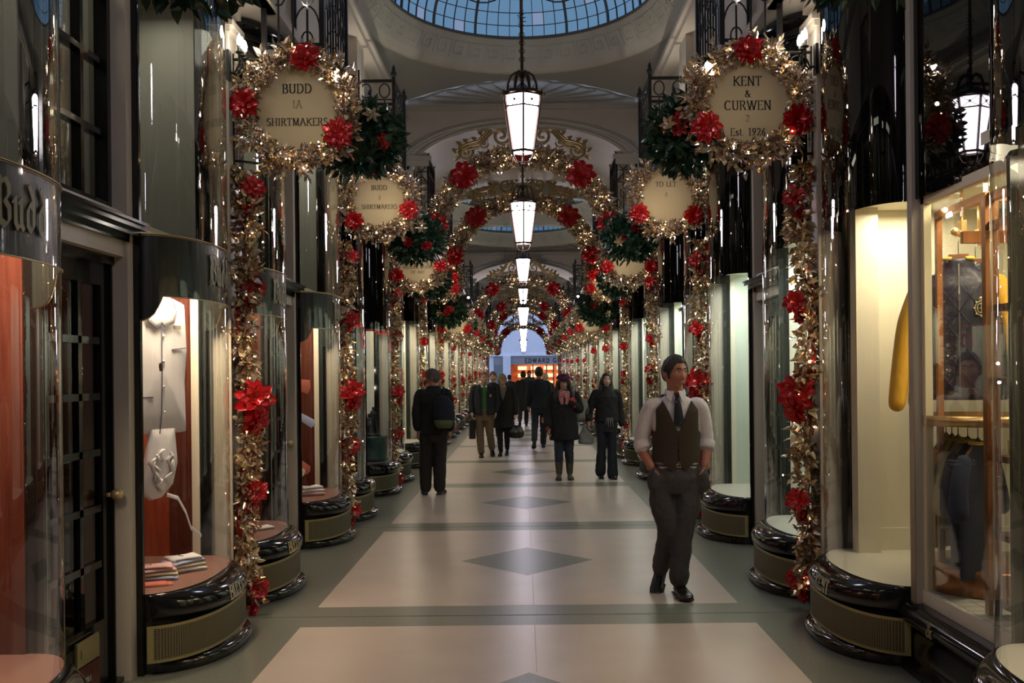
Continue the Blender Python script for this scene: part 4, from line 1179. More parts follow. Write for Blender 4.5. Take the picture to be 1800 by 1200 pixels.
# ------------------------------------------------------------------ cloth materials for the displays
M['poplin'] = mat('white_poplin', (0.80, 0.76, 0.78), 0.8, bump=(14, .2)); M['pipe'] = mat('navy_piping', (0.03, 0.035, 0.08), 0.7)
M['pinksh'] = mat('pink_shirt_cloth', (0.72, 0.42, 0.40), 0.8); M['bluesh'] = mat('pale_blue_shirt_cloth', (0.45, 0.50, 0.66), 0.8)
M['yelsh'] = mat('pale_yellow_shirt_cloth', (0.70, 0.60, 0.36), 0.8); M['coral'] = mat('coral_fringe_cloth', (0.60, 0.16, 0.10), 0.85)
M['charc'] = mat('charcoal_cloth', (0.030, 0.030, 0.038), 0.85); M['label'] = mat('woven_label', (0.30, 0.25, 0.20), 0.7)
M['quilt'] = mat('navy_quilted_nylon', (0.014, 0.016, 0.034), 0.42, bump=(18, .35), coat=.2)
M['yelq'] = mat('yellow_quilted_nylon', (0.80, 0.42, 0.03), 0.5, bump=(18, .3)); M['yelk'] = mat('yellow_knit', (0.78, 0.52, 0.08), 0.85)
M['navyk'] = mat('navy_knit', (0.020, 0.028, 0.06), 0.85); M['walnut'] = mat('walnut_hanger', (0.24, 0.10, 0.04), 0.35)
M['copper'] = mat('brushed_bronze', (0.42, 0.19, 0.08), 0.32, 0.75, noise=(3, (0.34, 0.15, 0.06), (30, 30, .4))); M['copperb'] = mat('bright_brass_band', (0.72, 0.46, 0.20), 0.28, 0.8)
M['shelfw'] = mat('dark_walnut_shelf', (0.16, 0.05, 0.025), 0.35, noise=(5, (0.11, 0.034, 0.018), (1, 8, 8)))
M['orangek'] = mat('orange_knit', (0.72, 0.16, 0.05), 0.85); M['steel'] = mat('steel', (0.5, 0.5, 0.5), 0.25, 1.0)
M['creamf'] = mat('yellow_lit_cream_frame', (0.80, 0.70, 0.46), 0.5); M['ped'] = mat('dark_green_pedestal', (0.012, 0.05, 0.045), 0.4)  # frame cream made lighter and yellower: shop light put into its colour
M['bronzest'] = mat('dark_bronze_statue', (0.05, 0.05, 0.055), 0.25, 0.9); M['redcol'] = mat('red_pillar', (0.55, 0.03, 0.03), 0.4)

def panel_cloth(m, O, U, V, Nn, outline, th=.018, mi=0, bulge=.02):
    """a soft garment panel: outline in (u, v) metres from O; bulges along Nn"""
    U = Vector(U); V = Vector(V); Nn = Vector(Nn); O = Vector(O)
    n = len(outline); cu = sum(p[0] for p in outline)/n; cv = sum(p[1] for p in outline)/n
    rings = []
    for k, h in ((1.0, 0), (1.0, th*.5), (.96, th), (.7, th+bulge*.6), (.35, th+bulge), (.004, th+bulge*1.05)):
        rings.append([O+U*(cu+(u-cu)*k)+V*(cv+(v-cv)*k)+Nn*h for u, v in outline])
    m.grid(rings, mi, True, True); m.add(rings[-1], [tuple(range(n))], mi, True); m.add(rings[0], [tuple(range(n-1, -1, -1))], mi)
def dense(pts, step=.03):
    out = []
    for i, p in enumerate(pts):
        q = pts[(i+1) % len(pts)]; k = max(1, int(math.dist(p, q)/step))
        out += [(p[0]+(q[0]-p[0])*j/k, p[1]+(q[1]-p[1])*j/k) for j in range(k)]
    return out
def frame_axes(A, B):
    A = Vector(A); B = Vector(B); U = (B-A).normalized(); return U, Vector((0, 0, 1)), U.cross(Vector((0, 0, 1)))

# ---- the near Budd window: pyjamas, folded shirts
U, V, N_ = frame_axes((-2.33, 5.87, 0), (-2.09, 6.31, 0))
O = Vector((-2.33, 5.87, 1.28))
t = thing('pyjama_jacket', 'white piped pyjama jacket hung against the red wood of the near left window', 'jacket', O)
Z = Vector((0, 0, 0))
m = MB(); panel_cloth(m, Z, U, V, N_, dense([(.02,0),(.48,0),(.47,.30),(.49,.50),(.475,.78),(.30,.84),(.20,.84),(.02,.78),(.0,.5)]), .03, 0, .03); o = obj('jacket_front', m, ['poplin'], t); o.modifiers.new('soft', 'SMOOTH').iterations = 2
m = MB()
for sgn, pts in ((1, [(.25,.66),(.27,.63),(.34,.66),(.365,.72),(.33,.80),(.29,.845),(.25,.83)]), (-1, [(.25,.66),(.21,.62),(.15,.66),(.13,.71),(.17,.80),(.21,.845),(.25,.83)])):
    panel_cloth(m, N_*.062, U, V, N_, dense(pts, .02), .008, 0, .004)
    P = [U*u+V*v+N_*.072 for u, v in pts[:-1]]; m.tube(P, .0026, 5, 1)
obj('collar', m, ['poplin', 'pipe'], t)
m = MB(); m.tube([U*.25+V*.66+N_*.066, U*.25+V*.4+N_*.068, U*.252+V*.12+N_*.058, U*.255+V*0+N_*.036], .0028, 5, 0)
m.tube([U*.33+V*.50+N_*.062, U*.465+V*.515+N_*.045], .0028, 5, 0); m.tube([U*.05+V*.22+N_*.045, U*.19+V*.22+N_*.06], .0028, 5, 0); obj('piping', m, ['pipe'], t)
m = MB()
for v in (.58, .43, .28, .13): m.ell(U*.265+V*v+N_*.066, (.008, .008, .008), 8, 6)
obj('button', m, ['shirt'] if 'shirt' in M else ['poplin'], t)
m = MB(); c = U*.375+V*.635+N_*.058; m.poly([c-U*.028-V*.012, c+U*.028-V*.012, c+U*.028+V*.012, c-U*.028+V*.012], N_, .003); obj('label', m, ['label'], t)
t = thing('pyjama_trousers', 'white pyjama trousers with a dangling drawstring below the jacket in the near left window', 'trousers', (-2.33, 5.87, .70))
m = MB(); q = random.Random(9)
panel_cloth(m, Z, U, V, N_, dense([(.16,.40),(.14,.24),(.20,.19),(.28,.20),(.36,.27),(.40,.40),(.38,.62),(.20,.62)]), .03, 0, .02)
for i in range(16): a = q.uniform(0, 6.28); c = U*(.26+.07*math.cos(a))+V*(.33+.09*math.sin(a))+N_*.055; m.tube([c, c+U*q.uniform(-.05, .05)+V*.04, c+V*.07+N_*.01], [.006, .012, .006], 6)
o = obj('cloth', m, ['poplin'], t)
m = MB(); pts = [U*.28+V*.22+N_*.06, U*.36+V*.19+N_*.07, U*.41+V*.10+N_*.08, U*.45+V*.0+N_*.08, U*.53+V*-.06+N_*.08]
m.grid([[p+V*.012, p+N_*.004, p-V*.012-U*.004] for p in pts], 0, True); obj('drawstring', m, ['poplin'], t)
t = thing('dark_gown', 'charcoal dressing gown hanging at the left edge of the near left window', 'gown', (-2.36, 5.82, .62))
m = MB(); panel_cloth(m, Z, U, V, N_, dense([(0,0),(.13,.02),(.12,.3),(.10,.62),(0,.62)]), .03, 0, .02); m.tube([U*.09+V*.6+N_*.05, U*.12+V*.3+N_*.06, U*.09+V*.2+N_*.06], .008, 6); obj('cloth', m, ['charc'], t)
def shirt_stack(loc, rz, items, label0, sc_=1.0):
    z = 0
    for i, (mt, lab, dx, dy, w, d, h) in enumerate(items):
        t = thing('folded_shirt', lab, 'shirt', (loc[0]+dx, loc[1]+dy, loc[2]+z), (0, 0, rz+.12*((i*7) % 3-1)), 'folded shirts and cloths in the left windows')
        m = MB(); rows = []; n = 24
        for k, hh in ((.90, 0), (1, h*.25), (1, h*.7), (.93, h), (.5, h*1.02)):
            rows.append([(w/2*k*(abs(math.cos(a))**.35)*(1 if math.cos(a) > 0 else -1), d/2*k*(abs(math.sin(a))**.35)*(1 if math.sin(a) > 0 else -1), hh+.004*math.sin(3*a)) for a in [2*PI*j/n for j in range(n)]])
        m.grid(rows, 0, True, True); m.add(rows[-1], [tuple(range(n))], 0, True); m.add(rows[0], [tuple(range(n-1, -1, -1))], 0)
        obj('cloth', m, [mt], t)
        m = MB(); m.tube([(-.01, -d/2*1.0, h*.3), (-.01, -d/2*.9, h*1.05), (-.012, 0, h*1.1), (-.01, d/2*.9, h*1.05)], .0022, 5); m.tube([(-w*.42, -d/2*1.01, h*.5), (w*.42, -d/2*1.01, h*.5)], .002, 5); obj('fold_edge', m, ['pipe'], t)
        z += h if abs(dx-items[min(i+1, len(items)-1)][2]) < .03 else 0
        if i+1 < len(items) and abs(dx-items[i+1][2]) >= .03: z = 0
L_ = [('bluesh', 'blue folded shirt at the foot of the front stack in the near left window', 0, 0, .26, .17, .022), ('yelsh', 'pale yellow folded shirt in the front stack, second up, near left window', 0, 0, .25, .16, .020),
      ('pinksh', 'pink folded shirt in the front stack, third up, near left window', -.01, 0, .25, .16, .022), ('pinksh', 'pink striped folded shirt topping the front stack, near left window', -.01, 0, .22, .15, .020)]
shirt_stack((-2.18, 5.98, .438), .5, L_, '')
L2 = [('poplin', 'white folded shirt at the foot of the rear stack in the near left window', 0, 0, .26, .17, .024), ('yelsh', 'cream folded shirt in the rear stack, near left window', 0, 0, .25, .17, .022), ('bluesh', 'lilac folded shirt in the rear stack, near left window', 0, 0, .25, .16, .022), ('poplin', 'white folded shirt topping the rear stack, near left window', 0, 0, .20, .15, .022)]
shirt_stack((-2.10, 6.24, .438), .9, L2, '')
t = thing('fringed_cloth', 'small coral fringed cloth in front of the shirts, near left window', 'cloth', (-2.14, 5.80, .438), (0, 0, .4)); m = MB()
panel_cloth(m, Z, Vector((1,0,0)), Vector((0,1,0)), Vector((0,0,1)), dense([(-.09,-.05),(.09,-.05),(.09,.05),(-.09,.05)]), .012, 0, .006)
for i in range(14): y = -.05+.1*i/13; m.tube([(.09, y, .008), (.12, y+.004*((i % 3)-1), .004)], .002, 4)
obj('cloth', m, ['coral'], t)
# ---- second bay: ties, folded shirts, hanging bits
def tie_thing(loc, d, mt, lab, L=.34, w=.045):
    t = thing('folded_tie', lab, 'tie', loc, group='ties pinned up in the second left bay'); d = Vector(d).normalized(); m = MB(); s = d.cross(Vector((1, -.5, 0))).normalized()
    P = [Vector((0,0,0)), d*L*.5, d*L*.94, d*L]; ws = (w*.5, w*.8, w, w*.2); nn = s.cross(d)*.006
    m.grid([[p-s*x, p+nn, p+s*x] for p, x in zip(P, ws)], 0, True); m.grid([[p-s*x-nn, p-nn*2, p+s*x-nn] for p, x in zip(P, ws)], 0, True); obj('tie_blade', m, [mt], t); return t
yb = PY(2)-OFF
tie_thing((-2.30, yb-.25, 1.30), (.6, .5, -.45), 'bluesh', 'pale blue tie slanting across the wood of the second bay window')
tie_thing((-2.30, yb-.25, 1.55), (.6, .45, -.15), 'coral', 'red tie high up in the second bay window', .25, .07)
tie_thing((-2.30, yb-.22, .86), (.5, .45, -.55), 'coral', 'red tie hanging low in the second bay window', .30, .05)
tie_thing((-2.30, yb-.25, .78), (.4, .35, -.4), 'yelsh', 'tan tie hanging lowest in the second bay window', .22, .05)
L3 = [('pinksh', 'pink folded shirt at the foot of the stack in the second bay window', 0, 0, .26, .18, .03), ('poplin', 'white folded shirt in the stack of the second bay window', 0, 0, .25, .17, .03), ('poplin', 'white folded shirt topping the stack of the second bay window', 0, .0, .22, .16, .03)]
shirt_stack((-2.12, yb-.05, .438), .6, L3, '')
ya_ = PY(1)+OFF
L4 = [('poplin', 'white folded cloth on the felt of the near window of the second bay', 0, 0, .20, .13, .018)]
shirt_stack((-2.05, ya_+.12, .438), 1.0, L4, '')
for i, (yy, xx) in enumerate(((-.12, -2.25), (-.02, -2.22), (.10, -2.28))):
    t = thing('wooden_brush', 'long-handled wooden brush, %s of three hung in the near window of the second bay' % ('first', 'second', 'third')[i], 'brush', (xx, ya_+yy, .62), group='long-handled brushes in the second bay')
    m = MB(); m.tube([(0, 0, .12), (0, 0, .62)], [.007, .005], 8); m.ell((0, 0, .66), (.012, .03, .05), 10, 8); obj('handle', m, ['walnut'], t)
    m = MB(); m.box(-.012, .012, -.018, .018, 0, .13); obj('bristle_head', m, ['yelsh'], t)
# ---- icon shop window
yi = PY(3)-OFF
t = thing('round_pedestal', 'dark green round pedestal in the icon shop window', 'pedestal', (-2.12, yi, .436)); m = MB(); m.lathe([(.22, 0), (.23, .02), (.21, .05), (.21, .30), (.23, .33), (.0, .34)], 32); obj('pedestal_body', m, ['ped'], t)
t = thing('bronze_statue', 'small dark bronze figure group standing on the green pedestal', 'statue', (-2.12, yi, .776)); m = MB()
m.lathe([(.13, 0), (.13, .03), (0, .03)], 20); limb_pts = None
for a, h in ((0, .40), (1.5, .34), (3.3, .30), (4.6, .24)):
    x, y = .05*math.cos(a), .05*math.sin(a)
    m.tube([(x*1.6, y*1.6, .03), (x*1.2, y*1.2, h*.4), (x, y, h*.75), (x*.6, y*.6, h*.86)], [.03, .035, .04, .015], 8); m.ell((x*.6, y*.6, h*.93), (.022, .025, .03), 8, 6); m.tube([(x, y, h*.7), (x*2.4, y*2.4, h*.62), (x*2.0, y*1.5, h*.42)], [.014, .012, .010], 6)
o = obj('figures', m, ['bronzest'], t); r = o.modifiers.new('union', 'REMESH'); r.mode = 'VOXEL'; r.voxel_size = .008; r.use_smooth_shade = True
t = thing('red_pillar', 'slim red pillar standing behind the bronze statue', 'pillar', (-2.30, yi-.25, .436)); m = MB(); m.lathe([(.04, 0), (.035, .03), (.03, .9), (.045, .93), (0, .94)], 16); obj('shaft', m, ['redcol'], t)
for i, (dy, z) in enumerate(((.0, 1.68), (-.03, 1.42))):
    t = thing('display_lamp', ('upper' if i == 0 else 'lower')+' small bright lamp in the icon shop window', 'lamp', (-2.25, yi+dy, z), group='lamps in the icon shop window'); m = MB(); m.ell((0,0,0), .022, 10, 8); obj('bulb', m, ['bulbw'], t)
    m = MB(); m.tube([(0, 0, .02), (-.05, 0, .10), (-.30, 0, .12)], .006, 6); obj('lamp_arm', m, ['iron'], t)
# ---- red notices further on
t = thing('red_notice', 'red square notice stuck in the window beside the man in black', 'notice', (-1.845, PY(3)+OFF-.1, 1.55)); m = MB(); m.box(-.03, -.02, -.12, .12, -.16, .16); obj('card', m, ['redcol'], t)
m = MB(); add_text(m, 'R', .14, lambda u, v, d: Vector((-.019+d, u, -.06+v)), 0, th=.001); obj('notice_lettering', m, ['coral'], t)

# ------------------------------------------------------------------ the outfitter on the right (open room from the bow to the flat window)
NWIN[0] += 1
t = thing('window_%d' % NWIN[0], 'large flat display window with cream frame and fluted jamb between the two near right bows', 'shop window', kind='structure')
y0, y1 = PY(0)+OFF+H+.03, PY(1)-OFF-H-.03
m = MB(); m.box(2.14, 2.18, y0, y1, .36, .40); m.box(2.13, 2.17, y0, y1, 2.50, 2.55); m.box(2.13, 2.17, y1-.075, y1, .36, 2.55); m.box(2.13, 2.17, y0, y0+.05, .36, 2.55); m.box(2.125, 2.16, y0, y1, .355, .415); obj('window_frame', m, ['creamf'], t)
m = MB(); m.box(2.135, 2.141, y0+.03, y1-.06, .40, 2.52); obj('glass_pane', m, ['glass'], t)
m = MB(); m.bar((2.103, y0, 3.325), (2.153, y1, 3.325), 1.59, .006) if False else m.add([(2.16, y0, 2.53), (2.10, y1, 2.53), (2.10, y1, 4.12), (2.16, y0, 4.12), (2.17, y0, 2.53), (2.11, y1, 2.53), (2.11, y1, 4.12), (2.17, y0, 4.12)], [(0,1,2,3),(4,7,6,5),(0,4,5,1),(3,2,6,7)]); obj('black_upper_panel', m, ['blackglass'], t)
m = MB(); 
for i in range(5): m.lathe([(.0072, .35), (.0072, 4.12)], 8, c=(2.085, y1-.008+.0125*i-.02)) ; 
m.box(2.085, 2.15, y1-.034, y1+.03, .35, 4.12); obj('fluted_jamb', m, ['cream'], t)
m = MB()
prof = [(2.14, .36), (2.06, .355), (2.02, .335), (2.0, .30), (2.01, .27), (2.05, .25), (2.06, .06), (2.03, .04), (2.02, 0), (2.14, 0)]
m.grid([[(x, yy, z) for x, z in prof] for yy in (y0-.02, y1+.02)], 0, True); obj('stall_riser', m, ['black'], t)
m = MB(); add_text(m, '&', .085, lambda u, v, d: Vector((1.998-d+.10*v, y1-.42-u, .275+v*.9)), 0, th=.004, nw=.16, nh=.06); obj('stall_lettering', m, ['silvertxt'], t)
# room
t = thing('wall_shop', 'cream inner walls, mosaic floor and skirting of the outfitter shop', 'shop room', kind='structure')
m = MB(); m.box(3.15, 3.2, 2.6, 7.0, .3, 2.9); m.box(2.15, 3.2, 6.72, 6.76, .3, 2.9); m.box(2.15, 3.2, 2.5, 2.6, .3, 2.9); m.box(2.14, 3.2, 2.6, 6.8, 2.66, 2.72)
m.box(2.135, 2.28, 6.60, 6.72, .43, 2.66); m.box(2.28, 3.15, 6.70, 6.72, .43, .58)
obj('inner_walls', m, ['shopw'], t)
m = MB(); m.box(2.12, 3.2, 2.6, 6.76, .36, .434); obj('mosaic_floor', m, ['tiles'], t)
m = MB()
for i in range(40): m.box(2.13, 3.14, 3.0+i*.095, 3.006+i*.095, .434, .4348)
for i in range(10): m.box(2.15+.1*i, 2.156+.1*i, 2.65, 6.7, .434, .4348)
obj('mosaic_joints', m, ['inkf'], t)
for yy in (6.3, 5.4, 4.4, 3.6): area('outfitter_light', (2.45, yy, 2.62), .4, 8, (1, .86, .60), (0, 0, 0), .5)
def nx(px, Y, dx=0): return (px-920)/1800*Y      # rough help for placing what stands behind the glass
# shelving frame of bronze
t = thing('bronze_shelf_unit', 'tall bronze frame shelving unit with dark wood shelves in the right window', 'shelving', (0, 0, 0))
m = MB(); xs0, xs1, ys0, ys1 = 2.24, 2.62, 4.35, 4.93
for x, y in ((xs0, ys0), (xs0, ys1), (xs1, ys0), (xs1, ys1)): m.box(x-.034, x+.030, y-.022, y+.022, .434, 2.46)
for z in (2.44, 2.30):
    m.box(xs0, xs1, ys1-.02, ys1+.02, z-.02, z+.02); m.box(xs0-.02, xs0+.02, ys0, ys1, z-.02, z+.02); m.box(xs1-.02, xs1+.02, ys0, ys1, z-.02, z+.02)
m.box(xs0, xs1, ys1+.3, ys1+.34, 2.26, 2.32); m.box(xs0-.02, xs0+.02, ys1, ys1+.62, 2.43, 2.47); m.box(xs0-.015, xs0+.015, ys1+.60, ys1+.63, .434, 2.46)
obj('frame', m, ['copper'], t)
for z in (.50, .82, 1.19, 1.56, 1.91):
    m = MB(); m.box(xs0+.0, xs1, ys0, ys1, z-.018, z+.012); obj('shelf', m, ['shelfw'], t)
m = MB()
t = thing('clothes_rail', 'short bronze rail hung on two rods holding the quilted jackets', 'rail', (2.52, 5.60, 2.375))
m = MB(); m.tube([(-.14, .06, 0), (.34, .74, 0)], .018, 10); m.ell((-.14, .06, 0), .024); obj('rail', m, ['copperb'], t)
m = MB()
for f in (.2, .75): x, y = -.14+.48*f, .06+.68*f; m.tube([(x, y, .02), (x, y, .285)], .010, 8); m.box(x-.015, x+.015, y-.03, y+.03, -.0, .08)
obj('rod', m, ['copperb'], t)
# jackets hang facing the passage: axis U2 runs across the shoulders
def jacket(loc, ang, body, sleeve, lab, zip_=True, s=1.0, crest=False, hanger=True):
    t = thing('quilted_jacket', lab, 'jacket', loc, (0, 0, ang), 'quilted jackets on the bronze rail'); t.scale = (s, s, s)
    m = MB(); stack(m, [(0, 0, -.72, .235, .075), (0, 0, -.66, .245, .085), (0, 0, -.45, .235, .09), (0, 0, -.25, .235, .095), (0, 0, -.12, .225, .085), (0, 0, -.06, .16, .065), (0, 0, -.02, .085, .06), (0, 0, .03, .075, .058)], 28)
    rj = obj('jacket_body', m, [body], t); rm = rj.modifiers.new('union', 'REMESH'); rm.mode = 'VOXEL'; rm.voxel_size = .010; rm.use_smooth_shade = True
    for sx in (-1, 1):
        m = MB(); limb(m, [(sx*.185, 0, -.11), (sx*.25, .0, -.30), (sx*.285, -.01, -.50), (sx*.315, -.03, -.74)], [.058, .060, .054, .046])
        for z in range(8): pass
        so = obj('sleeve', m, [sleeve], t); rm = so.modifiers.new('union', 'REMESH'); rm.mode = 'VOXEL'; rm.voxel_size = .010; rm.use_smooth_shade = True
    m = MB()
    for k in range(-4, 5):
        for sg in (-1, 1):
            pts = []
            for f in range(9):
                z = -.70+.60*f/8; x = k*.11+sg*(f-4)*.055
                if abs(x) < .215: pts.append((x, -.098*math.sqrt(max(0, 1-(x/.245)**2))-.0005, z))
            if len(pts) > 1: m.tube(pts, .0022, 4)
    obj('quilt_stitching', m, [body], rj)
    m = MB(); m.tube([(.075*math.cos(a), .058*math.sin(a), .03) for a in [-PI*.5+.5+(2*PI-1.0)*i/20 for i in range(21)]], .010, 6); obj('collar_rim', m, ['yelk'], t)
    m = MB(); m.bar((0, -.100, -.70), (0, -.094, -.16), .006); m.bar((0, -.094, -.16), (.0, -.064, .0), .006); m.box(-.006, .006, -.108, -.098, -.20, -.165); obj('zip', m, ['steel'], rj)
    if crest:
        m = MB(); c = (.105, -.102, -.24)
        for r in (.030, .020): m.tube([(c[0]+r*math.cos(a), c[1]-.002, c[2]+r*1.25*math.sin(a)) for a in [2*PI*i/18 for i in range(18)]], .0028, 5, 0, True)
        for a in range(8): m.ell((c[0]+.034*math.cos(a*PI/4), c[1]-.002, c[2]+.044*math.sin(a*PI/4)), .005, 6, 4)
        m.bar((c[0]-.02, c[1]-.003, c[2]), (c[0]+.02, c[1]-.003, c[2]), .004); m.bar((c[0], c[1]-.003, c[2]-.025), (c[0], c[1]-.003, c[2]+.025), .004); m.ell((c[0], c[1]-.002, c[2]+.05), (.012, .004, .010), 8, 5)
        obj('crest', m, ['goldtxt'], rj)
    m = MB(); m.tube([(-.17, 0, -.085), (-.06, 0, -.02), (0, 0, .03), (.06, 0, -.02), (.17, 0, -.085)], .014, 8, flat=.7); m.box(-.05, .05, -.018, .018, -.02, .055); obj('hanger', m, ['walnut'], t)
    m = MB(); m.tube([(0, 0, .05), (0, 0, .12), (.012, 0, .15), (.0, 0, .165), (-.014, 0, .15)], .003, 6); obj('hanger_hook', m, ['steel'], t)
    return t
jacket((2.43, 5.74, 2.20), -.38, 'quilt', 'yelq', 'front quilted navy jacket with yellow sleeves and a gold crest', crest=True, s=1.05)
jacket((2.64, 6.00, 2.20), -.45, 'quilt', 'yelq', 'second navy jacket with yellow sleeves, just behind the crested one', s=1.05)
jacket((2.80, 6.26, 2.20), -.45, 'quilt', 'quilt', 'all dark quilted jacket, rearmost on the bronze rail', s=1.0)
# round brass hoop rail and knitwear beneath
t = thing('hoop_rail', 'round brass hoop rail holding knitwear in the right window', 'rail', (2.50, 5.55, 1.34))
m = MB(); m.lathe([(.36, -.025), (.375, -.025), (.375, .03), (.36, .03), (.36, -.025)], 48); obj('hoop', m, ['copperb'], t); m = MB(); m.tube([(0, 0, .0), (0, 0, 1.3)], .012, 8); m.bar((-.36, 0, 0), (.36, 0, 0), .02); obj('stem', m, ['copperb'], t)
t = thing('round_plinth', 'low round bronze plinth under the knitwear rail', 'plinth', (2.50, 5.55, .434)); m = MB(); m.lathe([(.36, 0), (.37, .01), (.37, .13), (.36, .14), (0, .14)], 48, sx=.95); obj('drum', m, ['copper'], t)
for i, (dy, mt, lab, z0, w) in enumerate(((.34, 'yelk', 'ochre polo shirt at the far end of the hoop rail', -.62, .23), (.26, 'yelk', 'yellow polo shirt second along the hoop rail', -.60, .23), (.18, 'yelsh', 'pale yellow polo shirt third along the hoop rail', -.48, .22), (.06, 'navyk', 'navy polo shirt fourth along the hoop rail', -.66, .22), (-.06, 'navyk', 'navy polo shirt with yellow trim, last before the bronze post', -.70, .23))):
    t = thing('polo_shirt', lab, 'polo shirt', (2.36+.1*dy, 5.42+dy*1.25, 1.24), (0, 0, .75), 'polo shirts on the hoop rail')
    m = MB(); stack(m, [(0, 0, z0, w*.95, .03), (0, 0, z0*.5, w*.92, .04), (0, 0, -.12, w*.85, .04), (0, 0, -.06, w*.55, .035), (0, 0, -.02, w*.3, .03)], 20); obj('shirt_body', m, [mt], t)
    for sx in (-1, 1):
        m = MB(); limb(m, [(sx*w*.75, 0, -.10), (sx*w*1.0, 0, -.22), (sx*w*1.12, -.01, -.36)], [.04, .045, .05])
        o = obj('sleeve', m, [mt], t); rm = o.modifiers.new('union', 'REMESH'); rm.mode = 'VOXEL'; rm.voxel_size = .012; rm.use_smooth_shade = True
    m = MB(); m.tube([(w*.28*math.cos(a), .032*math.sin(a), -.01) for a in [2*PI*k/16 for k in range(16)]], .010, 6, 0, True); obj('collar', m, ['yelk'], t)
    m = MB(); m.tube([(-w*.7, 0, -.08), (0, 0, .01), (w*.7, 0, -.08)], .009, 6); m.tube([(0, 0, .01), (0, 0, .07), (.01, 0, .09)], .003, 5); obj('hanger', m, ['walnut'], t)
def roll(loc, mt, lab, r=.035, L=.22):
    t = thing('rolled_jumper', lab, 'jumper', loc, (0, 0, .2), 'rolled orange jumpers on the bronze shelves'); m = MB(); m.tube([(-L/2, 0, r), (-L/2+.02, 0, r), (L/2-.02, 0, r), (L/2, 0, r)], [r*.7, r, r, r*.7], 16); obj('roll', m, [mt], t)
roll((2.33, 4.55, 1.202), 'orangek', 'orange rolled jumper on the shelf at mug height, lower one'); roll((2.33, 4.56, 1.273), 'orangek', 'orange rolled jumper on the shelf at mug height, upper one')
roll((2.35, 4.58, .832), 'orangek', 'orange rolled jumper on the low shelf', .04)
t = thing('yellow_mug', 'yellow mug with pens standing on the bronze shelf unit', 'mug', (2.27, 4.74, 1.202)); m = MB(); m.lathe([(.025, 0), (.042, .02), (.045, .08), (.040, .08), (.036, .02), (0, .015)], 20); obj('cup', m, ['yelk'], t)
m = MB(); m.tube([(.043+.02*math.sin(PI*i/8), 0, .02+.045*i/8) for i in range(9)], .005, 6); obj('handle', m, ['yelk'], t)
m = MB()
for i in range(4): m.tube([(.01*(i-1.5), .008*(i % 2), .02), (.014*(i-1.5), .012*(i % 2), .11)], .003, 5)
obj('pens', m, ['charc'], t)
t = thing('dark_trousers', 'dark navy garment with a yellow badge hanging behind the low shelves', 'garment', (2.70, 4.75, .50)); m = MB(); panel_cloth(m, Z, Vector((.2,-1,0)).normalized(), Vector((0,0,1)), Vector((-1,-.2,0)).normalized(), dense([(0,0),(.3,0),(.3,.72),(.0,.72)]), .03, 0, .03); obj('cloth', m, ['navyk'], t)
# near left shop: brass letter plate and enamel notice on the door
t = thing('letter_plate', 'brass letter plate low on the near left black door', 'letter plate', (-XW-.10, PY(0)+PER/2+.12, .22)); m = MB(); m.box(0.012, .024, -.13, .13, -.02, .10); m.box(.024, .030, -.09, .09, .02, .06); obj('plate', m, ['brassgr'], t)
t = thing('door_notice', 'small dark BUDD notice under the letter plate', 'notice', (-XW-.10, PY(0)+PER/2+.12, .10)); m = MB(); m.box(.012, .020, -.14, .14, -.07, .09); obj('card', m, ['mahogd'], t)
m = MB(); f = lambda u, v, d: Vector((.020+d, u, v)); add_text(m, 'BUDD', .03, f, 0, th=.001, nw=.2, nh=.1); obj('notice_lettering', m, ['shirt'], t)
# ------------------------------------------------------------------ people
def sstep(a, b, x):
    t = max(0, min(1, (x-a)/(b-a))); return t*t*(3-2*t)
def head_pt(az, el, t=0.0, face=True):
    x = math.cos(el)*math.sin(az); y = -math.cos(el)*math.cos(az); z = math.sin(el)
    X = (.077+t)*x; Y = (.098+t)*y; Z = (.118+t)*z
    if Z < 0:
        u = -Z/.118; X *= 1-.20*u**1.6
        if y > 0: Y *= 1-.38*u
    if Z > 0 and y > 0: Y *= 1+.05*math.sin(PI*z)
    if y < 0 and face:
        g = math.exp; w = sstep(0, .35, -y)
        prof = sstep(.020, -.030, Z)*sstep(-.048, -.036, Z)
        Y -= w*(.024*prof*g(-(X/(.009+.006*prof))**2))
        Y -= w*.006*g(-((Z-.030)/.011)**2-(X/.048)**4)
        Y += w*.010*g(-((abs(X)-.032)/.014)**2-((Z-.010)/.011)**2)
        Y -= w*.006*(g(-(X/.024)**2-((Z+.058)/.006)**2)+g(-(X/.020)**2-((Z+.070)/.006)**2))
        Y -= w*.010*g(-(X/.024)**2-((Z+.100)/.016)**2)
        Y -= w*.004*g(-((abs(X)-.042)/.02)**2-((Z+.022)/.022)**2)
    return Vector((X, Y, Z))
def head(m, mtx):
    s = m.M; m.M = mtx
    rows = []
    for i in range(61):
        el = -PI/2+PI*i/60
        rows.append([head_pt(2*PI*j/72, el) for j in range(72)])
    m.grid(rows, 0, True, True)
    for sx in (-1, 1):
        m.ell((sx*.077, .010, -.004), (.010, .020, .031), 10, 8, 0, Matrix.Rotation(sx*-.35, 3, 'Z')); m.ell((sx*.080, .004, -.028), (.008, .010, .012), 8, 6)
    m.M = s
